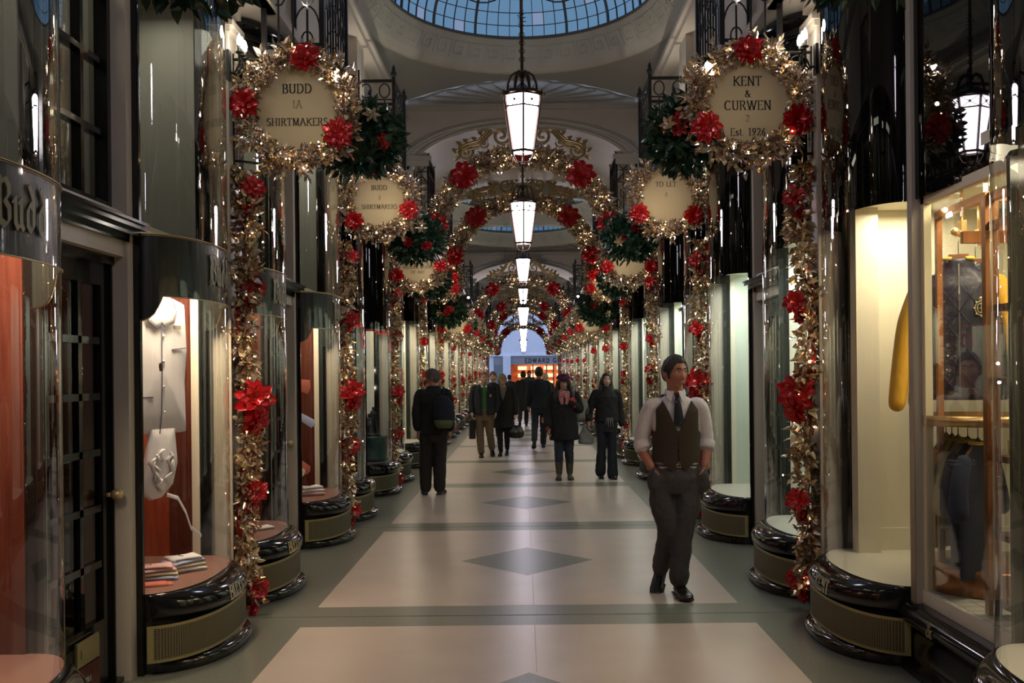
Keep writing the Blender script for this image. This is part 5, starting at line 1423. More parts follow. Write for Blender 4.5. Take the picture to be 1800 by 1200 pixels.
def face_bits(t, mtx, brow='hairb', eyes=True, fine=True):
    if eyes:
        for sx in (-1, 1):
            m = MB(); m.M = mtx; c = head_pt(math.asin(.032/.077)*sx, math.asin(.010/.118)); c = Vector((sx*.031, c.y+.0055, .009))
            m.ell(c, (.0125, .009, .0075), 12, 8, 0); m.ell((c.x+.003, c.y-.0068, c.z), (.0062, .0042, .0066), 10, 6, 1)
            m.ell((c.x, c.y-.0035, c.z+.0062), (.0155, .008, .0032), 10, 6, 2)
            obj('eye', m, ['eyew', 'iris', 'skin'], t)
            m = MB(); m.M = mtx
            pts = [head_pt(sx*a, .27+.03*math.sin(PI*(a-.12)/.6))+Vector((0, -.002, 0)) for a in (.14, .25, .38, .52, .64)]
            m.tube(pts, [.0035, .0048, .005, .004, .002], 6); obj('eyebrow', m, [brow], t)
    m = MB(); m.M = mtx
    for zz, r, wd in ((-.0600, .0042, .024), (-.0672, .0050, .021)):
        pts = []
        for i in range(9):
            X = -wd+2*wd*i/8; el = math.asin(zz/.118); az = math.asin(max(-1, min(1, X/(.077*math.cos(el)*(1-.20*(-zz/.118)**1.6)))))
            p = head_pt(az, el); pts.append(p+Vector((0, .0012, .003*(1-abs(i-4)/4) if zz > -.065 else 0)))
        m.tube(pts, [r*(.35+.65*math.sin(PI*i/8)) for i in range(9)], 7)
    obj('mouth', m, ['lip'], t)
def hair_cap(t, mtx, mt, front=.62, side=-.05, back=-.75, th=.013, burn=0.0, rough=.004, seed=1, name='hair'):
    q = random.Random(seed); ph = [q.uniform(0, 6) for _ in range(6)]; m = MB(); m.M = mtx; rows = []
    for i in range(45):
        el = -PI/2*.95+PI*.975*i/44; row = []
        for j in range(60):
            az = -PI+2*PI*j/60; a = abs(az)
            line = front+(side-front)*sstep(.45, 1.15, a) if a < 1.35 else side+(back-side)*sstep(1.45, 2.2, a)
            if burn and 1.0 < a < 1.45: line -= burn*math.exp(-((a-1.22)/.14)**2)
            k = sstep(line-.10, line+.10, el)
            tt = -.012+(th+.012)*k+k*rough*(math.sin(9*az+ph[0])*math.sin(7*el+ph[1])+.6*math.sin(17*az+5*el+ph[2]))
            if front > .3: tt += k*.006*math.exp(-((el-.95)/.35)**2)*math.exp(-(a/1.2)**2)
            row.append(head_pt(az, el, tt, False))
        rows.append(row)
    m.grid(rows, 0, True, True); return obj(name, m, [mt], t)
def hand(m, w, d, up, s=1.0, side=1, curl=.5):
    """palm and five fingers from wrist w along d; up = back of the hand normal"""
    d = Vector(d).normalized(); up = Vector(up); up = (up-d*up.dot(d)).normalized(); r = d.cross(up)*side
    q = Matrix((r, d, up)).transposed(); w = Vector(w)
    m.ell(w+d*.045*s, (.038*s, .052*s, .017*s), 12, 8, 0, q)
    for i, (o, L) in enumerate(((-.030, .068), (-.010, .080), (.010, .075), (.028, .060))):
        a = w+d*.085*s+r*o*s; c = curl*(1+.1*i); p1 = a+(d*math.cos(c*.5)-up*math.sin(c*.5))*L*.42*s; p2 = p1+(d*math.cos(c*1.3)-up*math.sin(c*1.3))*L*.33*s; p3 = p2+(d*math.cos(c*2)-up*math.sin(c*2))*L*.25*s
        m.tube([a-d*.02*s, a, p1, p2, p3], [.0095*s, .0092*s, .0088*s, .008*s, .0065*s], 8); m.ell(p3, .0066*s, 8, 6)
    a = w+d*.025*s-r*.030*s; p1 = a+(d*.6-r*.8-up*.2).normalized()*.038*s; p2 = p1+(d*.85-r*.3-up*.5).normalized()*.032*s
    m.tube([a, p1, p2], [.013*s, .011*s, .008*s], 8); m.ell(p2, .0082*s, 8, 6)
def shoe(m, ank, yaw=0.0, pitch=0.0, L=.27, w=.048, boot=0.0):
    """ankle joint at ank, toe towards -y turned by yaw; pitch>0 drops the toe"""
    mt = Matrix.Translation(ank) @ Matrix.Rotation(yaw, 4, 'Z') @ Matrix.Rotation(pitch, 4, 'X'); s = m.M; m.M = mt if s is None else s @ mt
    st = []
    for f, ww, h in ((-.06, .030, .055), (-.045, .036, .075), (.0, .038, .085), (.05, .040, .070), (.10, .047, .052), (.15, .050, .045), (.19, .042, .038), (.215, .022, .026)):
        st.append((f, ww*w/.048, h))
    rows = []
    for f, ww, h in st:
        y = -f*L/.27; row = []
        for j in range(14):
            a = 2*PI*j/14; c, sn = math.cos(a), math.sin(a)
            row.append((ww*(abs(c)**.7)*(1 if c > 0 else -1), y, -.085+(h*.5)+h*.5*(abs(sn)**.7)*(1 if sn > 0 else -1)))
        rows.append(row)
    m.grid(rows, 0, True, True); m.add(rows[0], [tuple(range(14))], 0, True); m.add(rows[-1], [tuple(range(13, -1, -1))], 0, True)
    for f, ww in ((-.05, .034), (.03, .038), (.13, .050)): m.box(-ww*w/.048-.002, ww*w/.048+.002, -f-.05, -f+.05, -.092, -.080, 0)
    m.M = s

def simple_head(t, body, c, yaw=0, pitch=0, s=1.0, roll=0):
    mtx = Matrix.Translation(c) @ Matrix.Rotation(yaw, 4, 'Z') @ Matrix.Rotation(pitch, 4, 'X') @ Matrix.Rotation(roll, 4, 'Y') @ Matrix.Scale(s, 4)
    head(body, mtx); return mtx

# ---- the young man in shirtsleeves and waistcoat, walking towards the viewer with his hands in his pockets
def main_man():
    t = thing('person', 'young man in brown tweed waistcoat, white shirt and dark tie, hands in his trouser pockets', 'person', (1.085, 7.42, 0))
    b = MB(); mtx = simple_head(t, b, (-.008, -.03, 1.610), yaw=.45, pitch=.06, s=1.03)
    b.tube([(0, .015, 1.40), (0, .005, 1.46), (-.006, -.01, 1.52), (-.008, -.012, 1.56)], [.075, .060, .058, .058], 16)
    stack(b, [(0, 0, .95, .135, .09), (0, 0, 1.1, .13, .09), (0, 0, 1.25, .14, .09), (0, 0, 1.38, .14, .075), (0, 0.01, 1.43, .07, .06)])
    armL = [(-.185, .01, 1.375), (-.245, .045, 1.10), (-.183, -.03, .935)]; armR = [(.185, .01, 1.375), (.225, .04, 1.10), (.200, -.03, .935)]
    for A, sd in ((armL, 1), (armR, -1)):
        limb(b, A, [.045, .043, .031]); hand(b, Vector(A[2]), (sd*.18, -.10, -.95), (-sd*.95, -.2, -.1), .92, sd, .35)
    limb(b, [(-.090, 0, .86), (-.098, -.01, .66), (-.065, -.02, .47), (-.085, .10, .27), (-.104, .18, .17)], [.08, .06, .05, .042, .035])
    limb(b, [(.080, 0, .86), (.070, -.03, .66), (.035, -.05, .47), (.010, -.06, .26), (.010, -.05, .11)], [.08, .06, .05, .042, .035])
    remeshed('body', b, 'skin', t, .0058, 0, 1)
    face_bits(t, mtx); hair_cap(t, mtx, 'hairb', .62, .02, -.58, .009, .45, .003, 3)
    # moustache shadow kept faint: short stubble line over the lip
    s = MB()
    stack(s, [(0, 0, .86, .155, .105), (0, 0, .93, .162, .108), (0, 0, 1.02, .155, .106), (0, 0, 1.14, .158, .108), (0, 0, 1.26, .168, .112), (0, .005, 1.34, .172, .105), (0, .01, 1.40, .145, .085), (0, .012, 1.435, .085, .068), (0, .008, 1.455, .062, .058)])
    for sx, A in ((-1, armL), (1, armR)):
        a, e, w = [Vector(p) for p in A]; mid = e.lerp(w, .14)
        limb(s, [(sx*.11, .01, 1.375), a+Vector((-sx*.012,0,-.012)), a.lerp(e, .5)+Vector((sx*.006, .01, 0)), e, mid], [.052, .060, .060, .056, .056])
        dd = (w-e).normalized(); s.tube([mid-dd*.035, mid-dd*.02, mid+dd*.022, mid+dd*.03], [.060, .066, .066, .058], 16)
    remeshed('shirt', s, 'shirt', t, .0075, .016, 2)
    # stand collar, turned-down points
    m = MB(); rows = []
    for i in range(25):
        a = -PI/2+.28+(2*PI-.56)*i/24; c, sn = math.cos(a), math.sin(a)
        rows.append([(.066*c-.004, .062*sn, 1.44), (.064*c-.004, .060*sn, 1.476+.010*(sn+1)), (.072*c-.004, .070*sn, 1.479+.010*(sn+1)), (.080*c-.004, .080*sn, 1.455)])
    m.grid(rows, 0, True)
    for sx in (-1, 1):
        P = [Vector((-.004+sx*.014, -.070, 1.478)), Vector((-.004+sx*.060, -.048, 1.482)), Vector((-.004+sx*.072, -.068, 1.437)), Vector((-.004+sx*.040, -.102, 1.402))]
        m.poly(P, (0, .6, -.3), .004)
    obj('collar', m, ['shirt'], t)
    m = MB()
    m.add([(-.020, -.090, 1.468), (.014, -.090, 1.468), (.010, -.108, 1.45), (-.016, -.108, 1.45), (-.014, -.100, 1.428), (.008, -.100, 1.428), (.008, -.085, 1.43), (-.014, -.085, 1.43)],
          [(0,3,2,1),(3,4,5,2),(0,1,6,7),(4,7,6,5),(0,7,4,3),(1,2,5,6)])
    prev = None
    rows = []
    for z, w, y, x in ((1.432, .013, -.101, -.003), (1.39, .022, -.116, .0), (1.34, .029, -.126, .002), (1.29, .033, -.131, .004), (1.23, .035, -.132, .004)):
        rows.append([(x-w, y+.004, z), (x-w*.5, y-.004, z), (x, y-.006, z), (x+w*.5, y-.004, z), (x+w, y+.004, z)])
    m.grid(rows, 0, True); m.grid([[(p[0], p[1]+.010, p[2]) for p in r] for r in rows], 0, True)
    for px, pz in ((-.012, 1.40), (.012, 1.35), (-.012, 1.30), (.014, 1.255)): m.ell((px, -.131+(pz-1.28)*.12, pz), (.004, .003, .009), 6, 5, 1)
    obj('tie', m, ['navy', 'silvertxt'], t)
    # waistcoat
    def ring(z):
        tb = [(.90, .166, .114), (.97, .166, .116), (1.06, .160, .116), (1.16, .163, .120), (1.26, .172, .124), (1.33, .172, .120), (1.385, .150, .104), (1.43, .108, .088), (1.455, .082, .078)]
        for (z0, a0, b0), (z1, a1, b1) in zip(tb[:-1], tb[1:]):
            if z <= z1: f = max(0, (z-z0)/(z1-z0)); return a0+(a1-a0)*f, b0+(b1-b0)*f
        return tb[-1][1:]
    m = MB(); nz, nt = 92, 200
    def wp(i, j):
        th = 2*PI*j/nt; c, sn = math.cos(th), math.sin(th); front = sn < 0
        hem = .965
        if front: ax = abs(c)*.166; hem = .965-.060*math.exp(-((ax-.050)/.036)**2)+.03*math.exp(-(ax/.016)**2)
        ztop = 1.452; z = hem+(ztop-hem)*i/nz; rx, ry = ring(z); return Vector((rx*c, ry*sn+.002, z))
    for i in range(nz):
        for j in range(nt):
            q = [wp(i, j), wp(i, (j+1) % nt), wp(i+1, (j+1) % nt), wp(i+1, j)]; c = sum(q, Vector())/4
            if c.y < 0 and c.z > 1.20 and abs(c.x-.002) < (c.z-1.19)*.44: continue
            if abs(c.x) > .148-(.05*sstep(1.33, 1.42, c.z)) and c.z > 1.17+.25*abs(c.y)*2 and c.z < 1.46: continue
            m.add(q, [(0, 1, 2, 3)], 0 if c.y < .03 else 1, True)
    o = obj('waistcoat', m, ['tweed', 'tweedb'], t)
    w = o.modifiers.new('weld', 'WELD'); w.merge_threshold = .0008
    sm = o.modifiers.new('soft', 'SMOOTH'); sm.factor = .5; sm.iterations = 14
    so = o.modifiers.new('cloth', 'SOLIDIFY'); so.thickness = .010; so.offset = 1
    wc = o; m = MB()
    for i in range(5): z = 1.17-.055*i; m.ell((.006, -.128-.0, z), (.0065, .005, .0065), 8, 6)
    m.bar((.0, -.1275, 1.19), (.0, -.127, .96), .002, .004)
    obj('waistcoat_buttons', m, ['leather'], wc)
    # trousers: weight on his left leg (image right), the other leg swinging back
    m = MB()
    stack(m, [(0, 0, .955, .150, .104), (0, 0, .92, .158, .112), (0, 0, .86, .178, .128), (0, .005, .79, .182, .130), (-.01, .005, .74, .170, .118)][::-1])
    limb(m, [(-.090, 0, .80), (-.100, -.01, .66), (-.065, -.02, .47), (-.085, .10, .27), (-.098, .17, .165)], [.105, .096, .078, .070, .064])
    limb(m, [(.080, 0, .80), (.070, -.03, .66), (.035, -.05, .47), (.010, -.06, .26), (.006, -.05, .125)], [.105, .098, .080, .073, .072])
    m.ell((-.160, -.045, .835), (.060, .066, .105), 12, 8); m.ell((.172, -.045, .835), (.058, .066, .105), 12, 8)
    remeshed('trousers', m, 'slate', t, .0085, .020, 2)
    m = MB(); m.tube([(.156*math.cos(2*PI*i/40), .109*math.sin(2*PI*i/40), .945) for i in range(40)], .016, 6, 0, True, flat=.35); bl = obj('belt', m, ['leather'], t)
    m = MB(); m.box(-.018, .018, -.118, -.110, .933, .957); obj('belt_buckle', m, ['gold'], bl)
    for sd, (a, yaw, pit) in (('l', ((-.108, .185, .165), -.35, .62)), ('r', ((.012, -.045, .098), .12, 0))):
        m = MB(); shoe(m, a, yaw, pit, .28, .050); remeshed('shoe', m, 'leather', t, .006, 0, 1)
    return t
main_man()

def cyl_coat(t, name, mt, rings, arms, rs=(.062, .055, .045), vox=.012, fold=.02, cuff=True):
    m = MB(); stack(m, rings)
    for A in arms: limb(m, [Vector(A[0])*Vector((.6, 1, 1)) if False else (A[0][0]*.62, A[0][1], A[0][2]+.01)]+list(A), [rs[0]]+[rs[0], rs[1], rs[2]][:len(A)])
    return remeshed(name, m, mt, t, vox, fold, 2)
def legs(t, mt, L, Rr, rs=(.088, .064, .055), hip=.92, vox=.012, name='trousers', w=.15, fold=.02):
    m = MB(); stack(m, [(0, 0, hip-.16, w, .11), (0, 0, hip-.06, w, .115), (0, 0, hip+.06, w*.92, .10)])
    for A in (L, Rr): limb(m, A, rs)
    return remeshed(name, m, mt, t, vox, fold, 2)
def two_shoes(t, specs, mt='leather', name='shoe', w=.046):
    for a, yaw, p in specs:
        m = MB(); shoe(m, a, yaw, p, .27, w); remeshed(name, m, mt, t, .008, 0, 1)
def skin_body(t, mt, headc, yaw, pitch, hands, s=.98, sh=1.40, legs_=((-.09, .09), 0)):
    b = MB(); mtx = simple_head(t, b, headc, yaw, pitch, s); hx, hy, hz = headc
    b.tube([(0, .02, sh-.02), (hx*.5, hy*.5+.02, sh+.04), (hx, hy+.02, hz-.07)], [.07, .055, .052], 14)
    stack(b, [(0, 0, .9, .12, .08), (0, 0, 1.15, .12, .08), (0, 0, sh-.05, .13, .07), (0, .01, sh, .07, .06)])
    for (A, d, up, sd) in hands:
        limb(b, A, [.042, .036, .027]); hand(b, A[-1], d, up, 1.0, sd, .6)
    for sx in (-1, 1): limb(b, [(sx*.08, 0, .88), (sx*.078, 0, .70), (sx*.075, 0, .56)], [.06, .045, .035])
    o = remeshed('body', b, mt, t, .008, 0, 1); return mtx

# ---- man in black seen from behind, looking into the shop, backpack on one shoulder
def back_man():
    t = thing('person', 'man in black jacket with a shoulder backpack looking into a window on the left', 'person', (-1.225, 13.75, 0), (0, 0, PI-.10))
    mtx = skin_body(t, 'skin', (0.015, -.02, 1.565), 1.45, .14, [([(.20, .02, 1.34), (.235, .04, 1.08), (.225, -.02, .86)], (0, -.1, -1), (1, 0, 0), 1), ([(-.20, .02, 1.34), (-.235, .04, 1.08), (-.22, -.02, .86)], (0, -.1, -1), (-1, 0, 0), -1)])
    face_bits(t, mtx); hair_cap(t, mtx, 'hairg', .50, -.02, -.70, .012, .2, .004, 5)
    cyl_coat(t, 'jacket', 'blackwool', [(0, 0, .80, .185, .13), (0, 0, .95, .185, .13), (0, 0, 1.1, .185, .13), (0, .01, 1.25, .20, .14), (0, .01, 1.35, .19, .12), (0, .015, 1.41, .12, .09), (0, .012, 1.46, .075, .07)],
             [[(.19, .01, 1.34), (.235, .03, 1.10), (.228, -.01, .89)], [(-.19, .01, 1.34), (-.235, .03, 1.10), (-.225, -.01, .89)]], (.066, .058, .050), .011)
    legs(t, 'browntr', [(.09, 0, .84), (.115, -.01, .48), (.12, .0, .10)], [(-.09, 0, .84), (-.075, -.01, .48), (-.07, 0, .10)], (.105, .090, .080), .86, w=.17)
    two_shoes(t, [((.13, 0, .098), .25, 0), ((-.075, .0, .098), -.1, 0)])
    p = thing('backpack', 'black backpack with an olive base slung on the shoulder of the man in black', 'bag', (-1.225, 13.75, 0), (0, 0, PI-.10))
    m = MB(); stack(m, [(-.175, .20, .92, .10, .07), (-.175, .21, .98, .135, .09), (-.175, .21, 1.10, .14, .095), (-.17, .20, 1.22, .125, .085), (-.165, .19, 1.31, .08, .06), (-.165, .19, 1.33, .04, .03)])
    remeshed('bag_body', m, 'navy', p, .012, .01, 2)
    m = MB(); stack(m, [(-.175, .215, .90, .09, .065), (-.175, .222, .95, .125, .088), (-.175, .222, 1.01, .132, .092)]); remeshed('base_panel', m, 'olive', p, .012, 0, 2)
    m = MB(); m.tube([(-.16, .20, 1.30), (-.15, .08, 1.44), (-.15, -.08, 1.40), (-.165, -.15, 1.20)], .016, 8, flat=.4); obj('strap', m, ['navy'], p)
back_man()

def couple():
    t = thing('person', 'ginger-haired man in dark blazer, green jumper and khaki trousers', 'person', (-.775, 19.8, 0), (0, 0, .05))
    mtx = skin_body(t, 'skinp', (0, -.03, 1.525), .12, .05, [([(-.20, .02, 1.32), (-.25, .03, 1.06), (-.24, -.06, .88)], (0, -.2, -1), (-1, 0, 0), 1), ([(.20, .02, 1.32), (.23, .03, 1.06), (.22, -.02, .88)], (0, 0, -1), (1, 0, 0), -1)], .97, 1.37)
    face_bits(t, mtx, 'hairr'); hair_cap(t, mtx, 'hairr', .80, .10, -.6, .008, .1, .002, 8)
    m = MB(); stack(m, [(0, 0, .93, .15, .10), (0, 0, 1.1, .15, .105), (0, 0, 1.28, .16, .108), (0, .0, 1.36, .11, .085), (0, .0, 1.40, .07, .065)]); remeshed('jumper', m, 'greenj', t, .012, .01, 2)
    m = MB()
    for sx in (-1, 1): m.poly([(sx*.01, -.085, 1.36), (sx*.055, -.045, 1.425), (sx*.075, -.07, 1.39), (sx*.05, -.10, 1.34)], (0, .02, 0), 1, 0)
    obj('shirt_collar', m, ['shirt'], t)
    m = MB(); n = 64
    def bz(i, j):
        z = .82+(1.405-.82)*i/24; th = 2*PI*j/n; rx, ry = (.20, .135)
        if z > 1.28: f = (z-1.28)/.125; rx -= .10*f*f; ry -= .055*f*f
        return Vector((rx*math.cos(th), ry*math.sin(th), z))
    for i in range(24):
        for j in range(n):
            q = [bz(i, j), bz(i, (j+1) % n), bz(i+1, (j+1) % n), bz(i+1, j)]; c = sum(q, Vector())/4
            if c.y < 0 and abs(c.x+.01) < .045+max(0, (c.z-1.1))*.08: continue
            m.add(q, [(0,1,2,3)], 0, True)
    for A in ([(-.19, .01, 1.33), (-.25, .03, 1.07), (-.24, -.05, .90)], [(.19, .01, 1.33), (.235, .03, 1.07), (.222, -.02, .90)]): limb(m, A, [.062, .056, .046])
    for sx in (-1, 1): m.poly([(sx*.055, -.133, 1.12), (sx*.075, -.125, 1.36), (sx*.115, -.12, 1.30), (sx*.10, -.135, 1.22)], (0, -.012, 0), 1)
    m.box(.105, .125, -.142, -.135, 1.17, 1.21, 1)
    o = obj('blazer', m, ['navy', 'gold'], t); w = o.modifiers.new('weld', 'WELD'); w.merge_threshold = .0008
    so = o.modifiers.new('cloth', 'SOLIDIFY'); so.thickness = .008; so.offset = 1
    legs(t, 'khaki', [(-.09, 0, .82), (-.09, -.02, .46), (-.07, -.05, .10)], [(.09, 0, .82), (.10, .03, .48), (.14, .16, .17)], (.10, .078, .066), .86, w=.155)
    two_shoes(t, [((-.07, -.05, .098), 0, 0), ((.145, .165, .165), .1, .5)])
    p = thing('shopping_bag', 'flat black paper bag carried by the man in the green jumper', 'bag', (-.775-.235, 19.72, 0), (0, 0, .35))
    m = MB(); m.box(-.055, .055, -.04, .04, .36, .72); obj('bag_body', m, ['blackwool'], p)
    m = MB()
    for yy in (-.03, .03): m.tube([(-.03, yy, .72), (-.02, yy*.5, .80), (.02, yy*.5, .80), (.03, yy, .72)], .004, 5)
    obj('bag_handle', m, ['blackwool'], p)
    # blonde woman
    t = thing('person', 'blonde woman in a long black coat holding a black handbag', 'person', (-.41, 20.1, 0), (0, 0, -.08))
    mtx = skin_body(t, 'skinp', (-.02, -.04, 1.48), .25, .28, [([(.18, .02, 1.27), (.22, .03, 1.0), (.23, -.05, .82)], (0, -.1, -1), (1, 0, 0), -1), ([(-.18, .02, 1.27), (-.20, .03, 1.0), (-.18, -.05, .84)], (0, 0, -1), (-1, 0, 0), 1)], .94, 1.32)
    face_bits(t, mtx, 'hairbl'); hair_cap(t, mtx, 'hairbl', .50, -.45, -.9, .020, .0, .006, 9)
    m = MB(); stack(m, [(0, -.01, 1.0, .12, .10), (0, -.01, 1.2, .13, .11), (0, -.005, 1.30, .09, .08), (0, 0, 1.35, .065, .06)]); remeshed('knit_top', m, 'greycard', t, .012, .01, 2)
    m = MB()
    def cz(i, j):
        z = .55+(1.36-.55)*i/30; th = 2*PI*j/n; f = max(0, (1.0-z)); rx, ry = .185+.05*f, .125+.05*f
        if z > 1.22: g = (z-1.22)/.14; rx -= .10*g*g; ry -= .05*g*g
        return Vector((rx*math.cos(th), ry*math.sin(th), z))
    for i in range(30):
        for j in range(n):
            q = [cz(i, j), cz(i, (j+1) % n), cz(i+1, (j+1) % n), cz(i+1, j)]; c = sum(q, Vector())/4
            if c.y < 0 and c.z > 1.06 and abs(c.x) < (c.z-1.06)*.30: continue
            m.add(q, [(0,1,2,3)], 0, True)
    for A in ([(-.17, .01, 1.28), (-.215, .03, 1.02), (-.20, -.03, .86)], [(.17, .01, 1.28), (.225, .03, 1.02), (.235, -.04, .85)]): limb(m, A, [.060, .060, .056])
    o = obj('coat', m, ['blackwool'], t); w = o.modifiers.new('weld', 'WELD'); w.merge_threshold = .0008
    so = o.modifiers.new('cloth', 'SOLIDIFY'); so.thickness = .008; so.offset = 1
    legs(t, 'blackwool', [(-.07, 0, .80), (-.075, -.02, .46), (-.06, -.06, .10)], [(.07, 0, .80), (.06, .03, .46), (.05, .12, .14)], (.09, .062, .048), .84, w=.14)
    two_shoes(t, [((-.06, -.06, .098), 0, 0), ((.05, .125, .14), 0, .35)], w=.040)
    p = thing('handbag', 'slouchy black handbag hanging from the blonde woman\'s hand', 'bag', (-.41+.24, 20.05, 0))
    m = MB(); stack(m, [(0, 0, .34, .09, .05), (0, 0, .37, .15, .08), (0, 0, .46, .165, .085), (0, 0, .56, .12, .06), (0, 0, .60, .08, .03)]); remeshed('bag_body', m, 'leather', p, .012, .02, 2)
    m = MB()
    for yy in (-.03, .03): m.tube([(-.06, yy, .59), (-.04, yy*.4, .70), (-.01, 0, .77), (.02, 0, .77), (.05, yy*.4, .70), (.06, yy, .59)], .006, 6)
    obj('bag_handle', m, ['leather'], p)
    m = MB(); m.box(-.02, .02, -.09, -.082, .46, .50); obj('bag_clasp', m, ['silvertxt'], p)
couple()

def hat_girl():
    t = thing('person', 'woman in purple cap, black coat, patterned scarf, jeans and tall boots', 'person', (.595, 15.5, 0), (0, 0, .0))
    mtx = skin_body(t, 'skinp', (-.01, -.04, 1.475), .05, .16, [([(-.18, .02, 1.26), (-.245, .03, 1.0), (-.25, -.06, .80)], (0, -.2, -1), (-1, 0, 0), 1)], .94, 1.30)
    face_bits(t, mtx, 'hairk'); hair_cap(t, mtx, 'hairk', .50, -.7, -1.1, .016, .0, .004, 12)
    m = MB()
    for sx in (-1, 1): limb(m, [(sx*.075, -.0, 1.48), (sx*.10, -.02, 1.38), (sx*.125, -.07, 1.27), (sx*.12, -.10, 1.18)], [.035, .042, .045, .02])
    limb(m, [(0, .07, 1.50), (0, .10, 1.36), (0, .12, 1.22)], [.07, .085, .05]); remeshed('long_hair', m, 'hairk', t, .011, .02, 2)
    m = MB(); m.M = mtx; rows = []
    for i in range(10):
        e = i/9*PI/2; r = 1+.06*math.sin(i*3)
        rows.append([((.112*math.cos(e)+.002)*math.cos(2*PI*j/40)*(1+.02*math.sin(8*2*PI*j/40)), .012+.120*math.cos(e)*math.sin(2*PI*j/40), .055+.078*math.sin(e)) for j in range(40)])
    m.grid([[(.084*math.cos(2*PI*j/40), .006+.102*math.sin(2*PI*j/40), .036) for j in range(40)], [(.084*math.cos(2*PI*j/40), .006+.102*math.sin(2*PI*j/40), .058) for j in range(40)]]+rows, 0, True, True)
    m.grid([[(.084*math.sin(a), .006-.102*math.cos(a), .040), (.095*math.sin(a), .006-.142*math.cos(a), .026), (.084*math.sin(a), .006-.102*math.cos(a), .034)] for a in [-1.1+2.2*k/16 for k in range(17)]], 0, True)
    obj('cap', m, ['purple'], t)
    cyl_coat(t, 'coat', 'blackwool', [(0, 0, .60, .225, .16), (0, 0, .75, .215, .15), (0, 0, .95, .195, .135), (0, 0, 1.1, .185, .13), (0, 0, 1.22, .185, .13), (0, .005, 1.30, .14, .10), (0, .005, 1.36, .08, .075)],
             [[(-.18, .01, 1.26), (-.245, .03, 1.02), (-.255, -.05, .83)], [(.18, .01, 1.26), (.245, .02, 1.05), (.12, -.14, 1.16)]], (.064, .062, .058), .011)
    m = MB()
    for k in range(3): m.tube([(.085*math.cos(2*PI*i/20), -.01+.085*math.sin(2*PI*i/20)-.01*k, 1.325-.028*k+.012*math.sin(4*PI*i/20+k)) for i in range(20)], .026, 8, 0, True)
    m.tube([(-.05, -.10, 1.27), (-.05, -.13, 1.22), (-.03, -.145, 1.14)], [.035, .04, .02], 8, flat=.5); m.tube([(.04, -.10, 1.28), (.05, -.13, 1.22), (.03, -.15, 1.14)], [.035, .04, .02], 8, flat=.5)
    remeshed('scarf', m, 'scarf', t, .008, .02, 1)
    m = MB(); hand(m, (.14, -.14, 1.13), (-.2, -.3, .9), (.5, -.8, 0), 1.0, -1, 1.3); m.tube([(.15, -.12, 1.10), (.14, -.145, 1.15)], .034, 10); m.ell((.13, -.15, 1.17), (.04, .035, .05)); remeshed('glove', m, 'glove', t, .007)
    m = MB(); hand(m, (-.255, -.06, .82), (0, -.2, -1), (-1, 0, 0), 1.05, 1, .7); m.ell((-.255, -.065, .80), (.03, .035, .045)); remeshed('glove', m, 'glove', t, .007)
    legs(t, 'denim', [(-.08, 0, .80), (-.085, -.02, .46), (-.085, 0, .30)], [(.08, 0, .80), (.07, .02, .46), (.075, .05, .30)], (.09, .072, .062), .84, w=.15)
    for x, y in ((-.085, 0), (.078, .05)):
        m = MB(); limb(m, [(x, y, .40), (x, y+.02, .25), (x, y, .10)], [.066, .062, .048]); shoe(m, (x, y, .098), x*1.0, 0, .26, .043); remeshed('boot', m, 'bootp', t, .009, 0, 1)
    p = thing('shoulder_bag', 'grey-green tote bag on the arm of the woman in the purple cap', 'bag', (.595+.27, 15.55, 0))
    m = MB(); stack(m, [(0, 0, .90, .10, .045), (0, 0, .94, .12, .055), (0, 0, 1.10, .11, .05), (0, 0, 1.22, .08, .03)]); remeshed('bag_body', m, 'bagc', p, .012, .015, 2)
    m = MB(); m.tube([(-.05, 0, 1.20), (-.09, -.0, 1.30), (-.12, .0, 1.34)], .01, 6, flat=.5); obj('strap', m, ['bagc'], p)
hat_girl()

